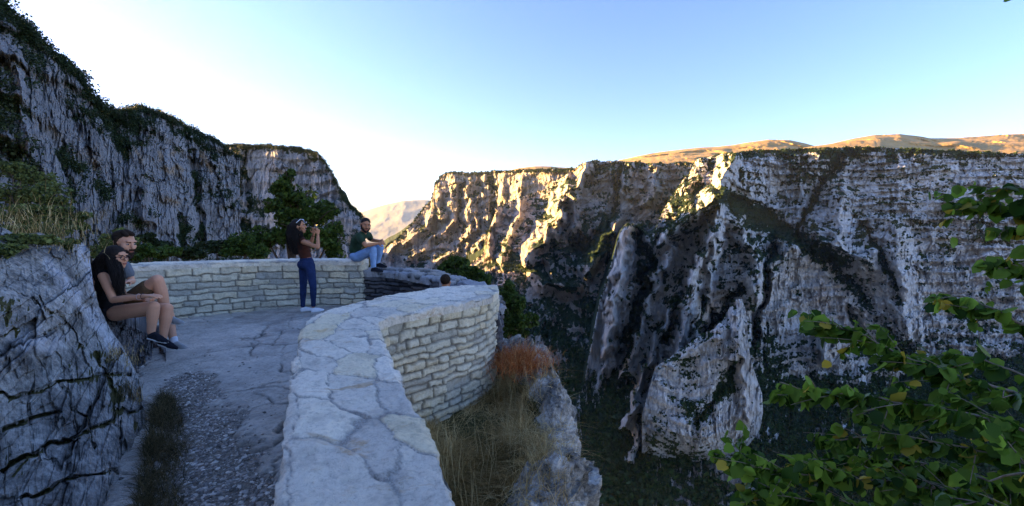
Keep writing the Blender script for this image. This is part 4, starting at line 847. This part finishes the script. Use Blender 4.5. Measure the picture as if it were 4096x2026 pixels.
arm(B, J['sR'], eR, wR_, .98); arm(B, J['sL'], eL, wL_, .98); hand(B, wR_, (1, .08, .06), (.0, .15, -1), 1.0, .35, 1); hand(B, wL_, (1, -.3, -.2), (0, -.3, 1), 1., .7, 1)
leg(B, J['hR'], kR, aR, .004, 1.02); leg(B, J['hL'], kL, aL, .004, 1.02, calf=1.1); B.build('body', skin_f, p); facedetail(H, ax, 1.05, p, glasses=True)
blk = cloth('black_top', (.010, .010, .012))
B = Blob(); torso(B, o=.012, k=.93, fem=True, **{**J, 'sR': J['sR']*.7+J['nck']*.3, 'sL': J['sL']*.7+J['nck']*.3}); B.build('top', blk, p)
shoe(p, aR+A3(-.045, .0, -.075), (1, -.05, -.26), (.26, 0, 1), dark_shoe, white_sole, 1.0); shoe(p, aL+A3(-.06, 0, -.075), (1, -.05, -.30), (.3, 0, 1), dark_shoe, white_sole, 1.0)
Blob().ell(H(-.030, .042), (ax[1], ax[0], ax[2]), (.095, .110, .098)).cap(H(-.075, .01), q1(232, 430, 4.84), .10, .125).cap(q1(232, 430, 4.84), q1(262, 560, 4.78), .12, .10).cap(H(-.01, -.02, .055), q1(330, 520, 4.68), .05, .055).cap(q1(330, 520, 4.68), q1(352, 625, 4.66), .055, .03).build('hair', hair_dark, p, .008)
strands(p, 'hair_strands', None, [[(*H(-.03, .10), .02), (*H(-.06, .02), .115), (*q1(240, 420, 4.84), .125), (*q1(250, 510, 4.80), .115), (*q1(275, 600, 4.74), .08)], [(*H(0, .11), .02), (*H(-.01, 0, .045), .06), (*q1(335, 470, 4.68), .055), (*q1(345, 570, 4.65), .05), (*q1(365, 650, 4.65), .03)]], 520, .1, .0035, hair_dark, 6, .016)
for q, rr_, mt in ((.93, .030, (.02, .02, .03)), (.80, .032, (.5, .4, .38))):
    c_ = eR+(wR_-eR)*q; d_ = nrm(wR_-eR); a1 = nrm(np.cross(d_, A3(0, 0, 1))); a2 = np.cross(d_, a1); an = np.linspace(0, 2*math.pi, 24)
    v, f = tubes([[c_+(a1*math.cos(t_)+a2*math.sin(t_))*rr_ for t_ in an]], [.0028], 6); adopt(mk('bracelet', v, f, flat('bracelet', mt, .5)), p)

# --- couple on the rock: man behind her
p = empty('person', (q1(340, 780, 5.2)[0], 5.2, .45), 'bearded man in grey t-shirt and brown shorts sitting behind the long-haired woman on the rock', 'person')
J = dict(pel=q1(325, 745, 5.22), wst=q1(268, 655, 5.2), chs=q1(255, 500, 5.18), nck=q1(310, 385, 5.15), sR=q1(205, 400, 5.05), sL=q1(385, 420, 5.36), hR=q1(370, 740, 5.12), hL=q1(370, 740, 5.36))
kR, kL, aR, aL = q1(645, 528, 5.04), q1(715, 748, 5.42), q1(735, 815, 5.2), q1(775, 1010, 5.38)
eR, wR_, eL, wL_ = q1(130, 560, 5.0), q1(110, 700, 5.0), q1(448, 540, 5.38), q1(470, 528, 5.18)
wL_ = eL+nrm(q1(400, 545, 5.12)-eL)*.25
hf, hu = A3(1, -.18, -.22), A3(.22, 0, 1); hc = q1(388, 240, 5.05)
B = Blob(); torso(B, k=1.02, **J); H, ax = headparts(B, hc, hf, hu, 1.22); B.cap(H(-.015, -.06), J['nck'], .062, .07)
arm(B, J['sR'], eR, wR_, 1.02); arm(B, J['sL'], eL, wL_, 1.02); hand(B, wR_, (-.1, 0, -1), (1, 0, 0), 1., .2, 1); hand(B, wL_, nrm(wL_-eL)+A3(-.1, -.3, 0), (.1, 0, -1), 1., .5, 1)
leg(B, J['hR'], kR, aR, .006, 1.05, calf=1.1); leg(B, J['hL'], kL, aL, .006, 1.05, calf=1.1); B.build('body', skin_g, p); facedetail(H, ax, 1.22, p, brow=hair_brown)
B = Blob(); torso(B, o=.015, k=1.02, **{**J}); B.cap(J['sR'], J['sR']*.5+eR*.5, .07, .066).cap(J['sL'], J['sL']*.5+eL*.5, .07, .066); B.build('t_shirt', cloth('slate_cotton', (.13, .15, .18), .25, 8), p)
B = Blob(); torso(B, o=.024, k=1.02, top=False, **{**J, 'wst': J['wst']*.3+J['pel']*.7}); B.cap(J['hR'], J['hR']*.28+kR*.72, .11, .094).cap(J['hL'], J['hL']*.28+kL*.72, .11, .094); B.build('shorts', cloth('khaki', (.14, .085, .045), .3, 16), p)
shoe(p, aR+A3(-.05, 0, -.08), (1, -.1, -.1), (.1, 0, 1), grey_shoe, white_sole, 1.08); shoe(p, aL+A3(-.04, 0, -.085), (1, -.1, -.22), (.2, 0, 1), grey_shoe, white_sole, 1.1)
Blob().cap(aL+A3(0, 0, -.03), aL+A3(0, 0, .035), .047, .045).build('sock', flat('white_sock', (.6, .62, .68), .9, .08), p)
Blob().ell(H(-.030, .052), (ax[1], ax[0], ax[2]), (.098, .112, .092)).cap(H(.0, .115), H(.078, .105), .034, .024).cap(H(.0, .11, .03), H(.07, .09, .045), .03, .02).cap(H(.0, .05, .085), H(.005, -.02, .088), .02, .010).build('hair', hair_brown, p, .006, 3)
Blob().cap(H(.050, -.085), H(.074, -.112), .056, .042).cap(H(.02, -.05, .068), H(.06, -.088, .03), .022, .03).cap(H(.02, -.05, -.068), H(.06, -.088, -.03), .022, .03).cap(H(.02, -.05, .074), H(.0, .0, .084), .024, .016).cap(H(.106, -.046, -.024), H(.106, -.046, .024), .012).cap(H(.03, -.06, .066), H(.085, -.07, .035), .026, .022).build('beard', hair_brown, p, .005, 3)

# --- person on the lower ledge, only the head shows over the wall
hc = P(446, 281.5, 7.0); X0, Y0 = hc[0], hc[1]; z0 = -.95; hz0 = hc[2]
p = empty('person', (X0, Y0, z0), 'person with short dark hair, only the head showing above the far end of the parapet', 'person')
V_ = lambda x, y, z: A3(X0+x, Y0+y, z)
sh = hz0-.25; J = dict(pel=V_(0, 0, z0+.90), wst=V_(0, 0, z0+1.03), chs=V_(0, 0, sh-.10), nck=V_(0, 0, sh+.04), sR=V_(.18, 0, sh-.01), sL=V_(-.18, 0, sh-.01), hR=V_(.09, 0, z0+.86), hL=V_(-.09, 0, z0+.86))
B = Blob(); torso(B, k=.95, **J); H, ax = headparts(B, hc, (.25, 1, 0), (0, 0, 1), 1.0); B.cap(H(-.015, -.06), J['nck'], .056, .06)
for sx in (1, -1):
    e_ = V_(.23*sx, .02, sh-.28); w2 = V_(.22*sx, .12, sh-.5); arm(B, J['sR' if sx > 0 else 'sL'], e_, w2, .95); hand(B, w2, (0, .2, -1), (-sx, 0, 0), .95, .4, sx); leg(B, J['hR' if sx > 0 else 'hL'], V_(.1*sx, .01, z0+.47), V_(.1*sx, 0, z0+.08), 0, .93)
B.build('body', skin_t, p, .008); facedetail(H, ax, 1., p)
B = Blob(); torso(B, o=.013, k=.95, **J); [B.cap(J[q], J[q]+(0, 0, -.16), .062, .06) for q in ('sR', 'sL')]; B.build('t_shirt', cloth('dark_shirt', (.05, .02, .03)), p, .008)
B = Blob(); torso(B, o=.016, k=.95, top=False, **{**J, 'wst': V_(0, 0, z0+.95)})
for sx in (1, -1): leg(B, J['hR' if sx > 0 else 'hL'], V_(.1*sx, .01, z0+.47), V_(.1*sx, 0, z0+.1), .014, .93); shoe(p, V_(.1*sx, -.05, z0+.003), (0, 1, 0), (0, 0, 1), dark_shoe, white_sole, 1.)
B.build('trousers', cloth('dark_trousers', (.03, .03, .04)), p, .008)
Blob().ell(H(-.026, .040), (ax[1], ax[0], ax[2]), (.086, .098, .090)).build('hair', hair_brown, p, .006, 3)

# ---------------------------------------------------------------- plants
rv = np.random.default_rng(21)
bark = flat('bark', (.10, .075, .055), .9, .4, 30); twig_m = flat('twig', (.20, .165, .12), .8, .3, 60)
tree_leaf = foliage('tree_leaf', (.020, .042, .008), (.12, .19, .03), .35)
bush_leaf = foliage('bush_leaf', (.012, .022, .008), (.05, .075, .018), .25)
weed_leaf = foliage('weed_leaf', (.04, .06, .015), (.22, .26, .07), .3)
def plant(kind, base, lobes, n, leaf, mat, label, cat, group=None, trunk_r=.06, seed=1, limbs=True, part='crown'):
    """lobes: (px,py,Y,rx_px,rz_px) read off the photograph, real ellipsoids in the scene"""
    g = np.random.default_rng(seed); pts = []; C = []
    vol = np.array([l[3]*l[4] for l in lobes], float); vol /= vol.sum()
    for l, v_ in zip(lobes, vol):
        c = P(l[0], l[1], l[2]); r = l[3]*l[2]/F; rz = l[4]*l[2]/F; C.append((c, r, rz))
        pts.append(cloudpts(c, (r, r*.9, rz), int(n*v_), g, clumps=16))
    pts = np.concatenate(pts); p = empty(kind, base, label, cat, group)
    v, f = leafquads(pts, leaf, g, asp=.7); o = mk(part, v, f, mat, smooth=False, attrs={'tone': np.repeat(np.clip(g.normal(.45, .28, len(pts)), 0, 1), 4)}); adopt(o, p)
    if limbs:
        paths = []; radii = []; b = np.array(base, float); top = max(C, key=lambda q: q[0][2])[0]
        tr = np.stack([b+(top-b)*t_+g.normal(size=3)*.05*(0 < t_ < 1)*np.linalg.norm(top-b)*.4 for t_ in np.linspace(0, 1, 7)]); paths.append(tr); radii.append(trunk_r*np.linspace(1, .2, 7))
        lp = []; lr = []
        for c, r, rz in C:
            s0 = tr[np.argmin(np.linalg.norm(tr-(c*.4+b*.6), axis=1))]
            m_ = (s0+c)/2+g.normal(size=3)*.08*r; lp.append(np.stack([s0, m_, c])); lr.append(trunk_r*np.array([.5, .35, .15]))
            for _ in range(9):
                d = g.normal(size=3)*np.array([r, r*.9, rz])*.6; lp.append(np.stack([m_*.3+c*.7, c+d*.5+g.normal(size=3)*.05*r, c+d])); lr.append(trunk_r*np.array([.2, .12, .06]))
        v, f = tubes(paths, radii, 8); adopt(mk('trunk', v, f, bark), p); v, f = tubes(lp, lr, 5); adopt(mk('branches', v, f, bark), p)
    return p
plant('tree', P(302, 330, 13.5), [(289, 177, 13.5, 8, 9), (283, 189, 13.5, 17, 9), (299, 196, 13.6, 20, 11), (277, 205, 13.4, 14, 9), (318, 214, 13.5, 22, 13), (297, 220, 13.4, 26, 16), (304, 236, 13.2, 34, 16), (266, 238, 13.2, 18, 13), (331, 236, 13.4, 13, 18), (334, 250, 13.2, 12, 12), (256, 248, 13, 18, 10)], 15000, .12, tree_leaf, 'leafy green tree rising behind the far wall beside the standing woman', 'tree', trunk_r=.11, seed=31)
for i, (lob, lb, mt) in enumerate((([(118, 242, 8.5, 16, 12), (108, 250, 8.4, 14, 10)], 'olive green bush behind the wall, right behind the seated couple', weed_leaf),
        ([(142, 251, 9.2, 15, 8), (128, 254, 9.2, 12, 6)], 'low green bush over the far wall just right of the seated couple', tree_leaf), ([(166, 252, 9.8, 15, 7)], 'low green bush over the far wall, second from the seated couple', tree_leaf),
        ([(192, 252, 10.8, 17, 7)], 'dark low bush midway along the far wall', bush_leaf), ([(218, 249, 11.5, 16, 9)], 'dark bush behind the far wall, left of the pale leafy shrub', bush_leaf), ([(243, 242, 11.5, 15, 13), (232, 250, 11.3, 12, 8), (256, 250, 11.3, 12, 9)], 'bright green shrub at the left foot of the tree behind the wall', tree_leaf),
        ([(148, 238, 13, 9, 7), (158, 246, 13, 12, 6)], 'dark bush at the foot of the grey cliff behind the wall', bush_leaf))):
    b = P(lob[0][0], lob[0][1], lob[0][2]); plant('shrub', (b[0], b[1], b[2]-1.1), lob, int(1500*len(lob)), .085, mt, lb, 'shrub', 'bushes behind the far wall', .03, 40+i, part='foliage')
plant('shrub', P(455, 320, 10), [(457, 264, 10, 12, 9), (446, 270, 10, 10, 6), (470, 274, 9.6, 17, 9), (484, 280, 9.4, 10, 6), (452, 276, 9.8, 12, 6)], 4200, .085, tree_leaf, 'green shrub beyond the low dark wall, under the sunlit cliffs', 'shrub', 'shrubs beyond the parapet', .04, 61, part='foliage')
plant('tree', P(512, 400, 8.6), [(508, 292, 8.6, 11, 11), (514, 306, 8.4, 14, 14), (511, 322, 8.2, 13, 14), (528, 320, 8.5, 12, 8), (504, 332, 8.1, 9, 9), (520, 330, 8.3, 9, 8)], 4600, .08, tree_leaf, 'small green tree just outside the right end of the stone parapet', 'tree', 'shrubs beyond the parapet', .05, 62)
plant('shrub', P(25, 246, 4.3), [(12, 172, 4.9, 16, 12), (38, 180, 5.0, 18, 10), (12, 196, 4.6, 22, 14), (48, 196, 4.7, 20, 12), (20, 214, 4.3, 26, 11), (62, 216, 4.5, 20, 10), (45, 230, 4.2, 32, 8), (10, 232, 3.9, 20, 9), (80, 226, 4.6, 8, 5), (30, 240, 3.4, 24, 6), (5, 250, 3.0, 16, 7), (66, 244, 3.9, 12, 5)], 11000, .038, weed_leaf, 'straggly yellow-green bush growing on top of the left foreground rock', 'shrub', None, .012, 63, part='foliage')

# ribbons of grass
def blades(name, base, length, g, mat, w=.004, lean=.6, tone=None, curl=.6, parent=None, wind=(0, 0), **kw):
    n = len(base); k = 4; an = g.uniform(0, 2*math.pi, n); d = np.stack([np.cos(an), np.sin(an)], -1)*g.uniform(.1, 1, (n, 1))*lean+np.array(wind)
    t = np.linspace(0, 1, k+1)[None, :, None]; L = np.broadcast_to(length, n)[:, None, None]
    xy = base[:, None, :2]+d[:, None]*L*(t*.4+t**2*curl); z = base[:, None, 2:]+L*(t-.45*t**2*np.linalg.norm(d, axis=1)[:, None, None])
    ctr = np.concatenate([xy, z], -1); sv_ = g.normal(size=(n, 1, 3))*np.array([1, 1, .2]); sv_ /= np.linalg.norm(sv_, axis=2, keepdims=True); hw = w*.5*(1-t*.85)
    V = np.stack([ctr-sv_*hw, ctr+sv_*hw], 2).reshape(-1, 3)
    i = np.arange(n)[:, None]*(2*(k+1))+np.arange(k)[None]*2; f = np.stack([i, i+1, i+3, i+2], -1).reshape(-1, 4)
    tn = g.uniform(0, 1, n) if tone is None else tone
    o = mk(name, V, f, mat, None, False, {'tone': np.repeat(tn, 2*(k+1))}); 
    if parent: adopt(o, parent)
    return tag(o, **kw)
def grassmat(name, stops):
    m = N(name, .75); m.col(m.ramp(m.attr('tone'), stops)); c = m.b.inputs['Base Color'].links[0].from_socket
    tr = m.n('ShaderNodeBsdfTranslucent'); m.l(c, tr.inputs[0]); mx = m.n('ShaderNodeMixShader'); mx.inputs[0].default_value = .25; m.l(m.b.outputs[0], mx.inputs[1]); m.l(tr.outputs[0], mx.inputs[2]); m.l(mx.outputs[0], m.t.nodes['Material Output'].inputs[0]); return m.m
dry = grassmat('dry_grass', [(0., (.10, .07, .02)), (.35, (.32, .21, .07)), (.7, (.56, .40, .17)), (1., (.78, .62, .32))])
rust = grassmat('rust_twigs', [(0., (.20, .055, .015)), (.6, (.55, .17, .045)), (1., (.60, .34, .13))])
mossg = grassmat('dull_grass', [(0., (.02, .022, .008)), (.5, (.08, .065, .025)), (1., (.22, .17, .08))])
# ground heights outside the wall from the rim mesh (flat part only)
fl_ = Wr[:, :int(ns_*.46)]; fx, fy, fz3 = fl_[..., 0].ravel(), fl_[..., 1].ravel(), fl_[..., 2].ravel(); fr = rk[:, :int(ns_*.46)].ravel()
outer_poly = [tuple(q) for q in Oo]+[(.3, 6.0), (.9, 5.0), (.9, .4)]
okp = pip(fx, fy, outer_poly) & (fy > 1.0) & (fy < 6.2)
den = okp*(1-fr*.93)*sstep(.3, .62, fbm(fx*3.5, fy*3.5, 0, 3, 71))+.02*okp; ii = rv.choice(len(fx), 42000, p=den/den.sum())
bp = np.stack([fx[ii], fy[ii], fz3[ii]-.01], -1)+rv.normal(size=(42000, 3))*np.array([.012, .012, 0])
tn = np.clip(fbm(bp[:, 0]*3, bp[:, 1]*3, 0, 3, 72)*1.5-.12+rv.normal(size=42000)*.2, 0, 1)
blades('grass', bp, rv.uniform(.05, .24, 42000)*(.35+1.1*fbm(bp[:, 0]*4, bp[:, 1]*4, 0, 3, 73)), rv, dry, .005, 1.9, tn, .9, label='dry straw-coloured grass on the ledge outside the parapet', cat='grass', kind='stuff')
sel = ii[:260]; bs = np.stack([fx[sel], fy[sel], fz3[sel]], -1)
blades('grass', bs, rv.uniform(.35, .62, 260), rv, dry, .004, .5, np.full(260, .95), .5, label='tall pale seed stalks standing out of the dry grass', cat='grass', kind='stuff')
sh_p = empty('shrub', P(520, 390, 5.3), 'rust-red dried shrub on the rocky rim beside the parapet', 'shrub')
c0 = P(520, 388, 5.0); kq = np.argmin(np.hypot(fx-c0[0], fy-c0[1])); cb = np.array([fx[kq], fy[kq], fz3[kq]+.07])+rv.normal(size=(2600, 3))*np.array([.16, .2, .03]); blades('twigs', cb, rv.uniform(.08, .24, 2600), rv, rust, .006, 1.9, None, .4, parent=sh_p)
# tufts at the foot of the left rock
cand = np.stack([X.ravel(), Y.ravel(), Z.ravel()], -1); u_, k_ = (cand[:, 0]/cand[:, 1]), None
pxx = 512+F*cand[:, 0]/np.maximum(cand[:, 1], .3); tuft = np.interp(cand[:, 1], [1.5, 2.4, 2.9, 3.4, 3.75], [118, 128, 140, 148, 156]); tuw = np.interp(cand[:, 1], [1.5, 2.4, 2.9, 3.4, 3.8], [45, 40, 36, 24, 6])
m_ = (pxx > tuft-6) & (pxx < tuft+tuw) & (cand[:, 1] < 3.8) & (cand[:, 1] > 1.6); ci_ = np.flatnonzero(m_); cw = sstep(.1, .6, fbm(cand[ci_, 0]*3.5, cand[ci_, 1]*3.5, 0, 3, 75))*np.clip(1.15-(pxx[ci_]-tuft[ci_])/tuw[ci_], .02, 1); ci_ = rv.choice(ci_, 6500, p=cw/cw.sum())
blades('grass', cand[ci_]+rv.normal(size=(6500, 3))*.01*np.array([1, 1, 0]), rv.uniform(.04, .17, 6500), rv, mossg, .004, 1.7, None, .6, label='dull brown-green grass along the foot of the left rock', cat='grass', kind='stuff')
for (a_, b_, Yq, r_, n_, ln, lb) in ((108, 362, 3.55, .10, 700, .10, 'mustard-coloured tuft of moss and grass on the left rock'), (118, 392, 3.25, .06, 400, .09, 'dark green tuft in a crack of the left rock'), (28, 236, 3.7, .26, 700, .20, 'thin pale grass along the top of the left rock'), (128, 400, 3.4, .05, 260, .1, 'small tuft near the foot of the left rock')):
    c_ = P(a_, b_, Yq)+rv.normal(size=(n_, 3))*r_*np.array([1, .7, .5]); blades('grass_tuft', c_, rv.uniform(.4, 1, n_)*ln, rv, mossg if 'dark' in lb else dry, .0035, .8, None, .5, label=lb, cat='grass', kind='stuff')

# leafy branches of the tree on the right, close to the eye
def leaves(name, base, tip, nrm_, size, mat, tone, parent, asp=.42, g=rv):
    """base point, tip direction, face normal per leaf: folded, drooping, pointed blades"""
    tr = np.array([0, .04, .12, .25, .40, .55, .70, .82, .91, .97, 1.0]); wd = np.array([.02, .20, .37, .48, .505, .47, .38, .27, .14, .04, .0])
    n = len(base); tip = tip/np.linalg.norm(tip, axis=1, keepdims=True); nn_ = nrm_-(nrm_*tip).sum(1, keepdims=True)*tip; nn_ /= np.linalg.norm(nn_, axis=1, keepdims=True); s_ = np.cross(tip, nn_)
    sz = size[:, None, None]; dr = g.uniform(-.05, .55, (n, 1, 1)); fo = g.uniform(-.2, .7, (n, 1, 1)); R_ = []
    ser = 1+.12*np.sin(np.arange(11)*2.4)
    for sg in (-1, 0, 1):
        t = tr[None, :, None]; w_ = (wd*ser)[None, :, None]*asp*2*sg*(1+g.normal(size=(n, 1, 1))*.08)
        v = base[:, None]+sz*(tip[:, None]*t+s_[:, None]*w_+nn_[:, None]*(abs(w_)*fo-dr*t*t)); R_.append(v)
    V = np.stack(R_, 1)      # n,3,11,3
    V[..., 2] -= 0
    idx = (np.arange(n)*33)[:, None]; q = []
    for a_ in (0, 1):
        for b_ in range(10): q.append(np.stack([idx+a_*11+b_, idx+a_*11+b_+1, idx+(a_+1)*11+b_+1, idx+(a_+1)*11+b_], -1))
    f = np.concatenate(q, 1).reshape(-1, 4)
    return adopt(mk(name, V.reshape(-1, 3), f, mat, None, True, {'tone': np.repeat(tone, 33)}), parent)
broad = foliage('broad_leaf', (.022, .07, .006), (.26, .44, .05), .5)
yel = foliage('yellow_leaf', (.30, .26, .03), (.62, .46, .05), .35); palel = foliage('pale_leaf', (.20, .30, .16), (.34, .45, .28), .3)
tp = empty('tree', (3.3, 1.9, -3), 'broad-leaved tree whose green and yellowing branches reach in from the right edge', 'tree')
trunk = np.array([(3.3, 1.9, -3), (3.25, 1.9, -1.2), (3.15, 1.95, .2), (3.2, 2.0, 1.3), (3.1, 1.95, 2.4), (2.95, 1.9, 3.4)])
v, f = tubes([chaikin(trunk, 1)], [np.linspace(.13, .05, len(chaikin(trunk, 1)))], 10); adopt(mk('trunk', v, f, bark), tp)
BR = [ # px,py,Y along each branch from outside to the tip, leaves per branch, drop
 ([(1130, 250, 2.1), (1050, 222, 2.2), (1000, 205, 2.3), (950, 205, 2.35)], 85), ([(1130, 215, 2.0), (1060, 195, 2.1), (1010, 188, 2.2), (975, 188, 2.3)], 45), ([(1120, 280, 2.0), (1060, 240, 2.1), (1015, 228, 2.2)], 45),
 ([(1140, 300, 1.9), (1060, 275, 2.0), (1010, 268, 2.1), (985, 265, 2.1)], 50), ([(1150, 390, 1.6), (1060, 345, 1.75), (1010, 318, 1.85), (965, 296, 1.95), (935, 298, 2.0)], 95),
 ([(1160, 470, 1.5), (1060, 415, 1.7), (990, 384, 1.85), (930, 366, 2.0), (880, 345, 2.1), (840, 325, 2.2), (806, 314, 2.3)], 190), ([(1150, 430, 1.6), (1050, 385, 1.8), (990, 360, 2.0), (940, 352, 2.1)], 60),
 ([(1170, 500, 1.4), (1060, 440, 1.6), (980, 415, 1.75), (900, 402, 1.9), (840, 392, 2.0), (775, 394, 2.1)], 200), ([(1170, 540, 1.4), (1050, 470, 1.6), (960, 445, 1.8), (880, 435, 1.95), (820, 440, 2.05)], 170),
 ([(1170, 580, 1.5), (1040, 515, 1.7), (930, 485, 1.9), (830, 478, 2.05), (770, 470, 2.1), (716, 456, 2.2)], 210), ([(1150, 620, 1.6), (1000, 540, 1.8), (900, 510, 2.0), (800, 500, 2.1), (745, 492, 2.2)], 230), ([(1140, 560, 1.8), (1020, 490, 2.1), (920, 462, 2.3), (850, 455, 2.5), (790, 465, 2.6)], 190),
 ([(1150, 660, 1.7), (1000, 580, 1.9), (880, 535, 2.1), (780, 525, 2.2)], 180), ([(1150, 520, 2.2), (1040, 450, 2.5), (960, 420, 2.7), (900, 415, 2.9)], 150), ([(1170, 440, 2.3), (1060, 395, 2.5), (1000, 390, 2.6)], 90), ([(1120, 480, 1.1), (1040, 470, 1.3), (985, 480, 1.4)], 30), ([(1150, 600, 1.2), (1060, 530, 1.35), (1000, 505, 1.5), (940, 498, 1.6)], 60),
 ([(1120, -60, 2.2), (1060, -30, 2.3), (1022, -8, 2.35), (1012, 0, 2.35)], 9)]
paths = []; radii = []; LB = []; LD = []; LN = []; LS = []
for pts, nl in BR:
    nl = int(nl*3.1); paths = []; radii = []
    w_ = P(*np.array(pts, float).T); root = trunk[np.argmin(np.abs(trunk[:, 2]-(w_[0, 2]*.7)))]
    w_ = chaikin(np.concatenate([[root], w_]), 2); w_ += (rv.normal(size=w_.shape)*.006); paths.append(w_); radii.append(np.linspace(.011, .0016, len(w_)))
    L = arclen(w_); lo_ = L[-1]*.30
    tw = []
    for k in range(max(3, nl//16)):
        s0 = rv.uniform(lo_, L[-1]*.95); c0 = np.array([np.interp(s0, L, w_[:, q]) for q in range(3)]); d0 = nrm(w_[-1]-w_[-4])
        dd = nrm(d0*.9+rv.normal(size=3)*np.array([.5, .7, .5])); ln = rv.uniform(.08, .30); tt_ = np.linspace(0, 1, 5)[:, None]; q_ = c0+dd*tt_*ln+np.array([0, 0, -.10])*tt_**2*ln; tw.append(q_); paths.append(q_); radii.append(np.linspace(.0028, .001, 5))
    for j in range(nl):
        if rv.random() < .5: s0 = rv.uniform(lo_, L[-1]); b_ = np.array([np.interp(s0, L, w_[:, q]) for q in range(3)])
        else: q_ = tw[rv.integers(len(tw))]; u_ = rv.uniform(.1, 1)*4; i_ = min(int(u_), 3); b_ = q_[i_]+(q_[i_+1]-q_[i_])*(u_-i_)
        LB.append(b_+rv.normal(size=3)*.006); LD.append(nrm(nrm(w_[-1]-w_[-5])*.35+rv.normal(size=3)*.45+np.array([0, 0, -.75]))); LN.append(rv.normal(size=3)+np.array([0, -.4, .8])); LS.append(rv.uniform(.026, .070)*(1.35 if rv.random() < .2 else 1))
    v, f = tubes(paths, radii, 5); adopt(mk('branch', v, f, twig_m), tp)
LB, LD, LN, LS = [np.array(q) for q in (LB, LD, LN, LS)]; r_ = rv.random(len(LB)); tone = np.clip(rv.normal(.38, .34, len(LB)), 0, 1)
for nm, mm, mt in (('leaves', r_ < .93, broad), ('yellow_leaves', (r_ >= .93) & (r_ < .975), yel), ('pale_leaves', r_ >= .975, palel)): leaves(nm, LB[mm], LD[mm], LN[mm], LS[mm], mt, tone[mm], tp)

# ---------------------------------------------------------------- air
def haze():
    x0, x1, y0, y1, z0, z1 = -14500, 14500, -2500, 13400, -500, 900
    v = [(x, y, z) for z in (z0, z1) for y in (y0, y1) for x in (x0, x1)]
    o = mk('haze', v, [(0, 2, 3, 1), (4, 5, 7, 6), (0, 1, 5, 4), (2, 6, 7, 3), (0, 4, 6, 2), (1, 3, 7, 5)], None, smooth=False)
    m = bpy.data.materials.new('air'); m.use_nodes = True; t = m.node_tree
    t.nodes.remove(t.nodes['Principled BSDF'])
    pv = t.nodes.new('ShaderNodeVolumePrincipled'); pv.inputs['Color'].default_value = (.60, .78, 1., 1)
    pv.inputs['Density'].default_value = 1.6e-5; pv.inputs['Anisotropy'].default_value = .35
    t.links.new(pv.outputs[0], t.nodes['Material Output'].inputs['Volume']); o.data.materials.append(m)
    tag(o, kind='stuff')
haze()
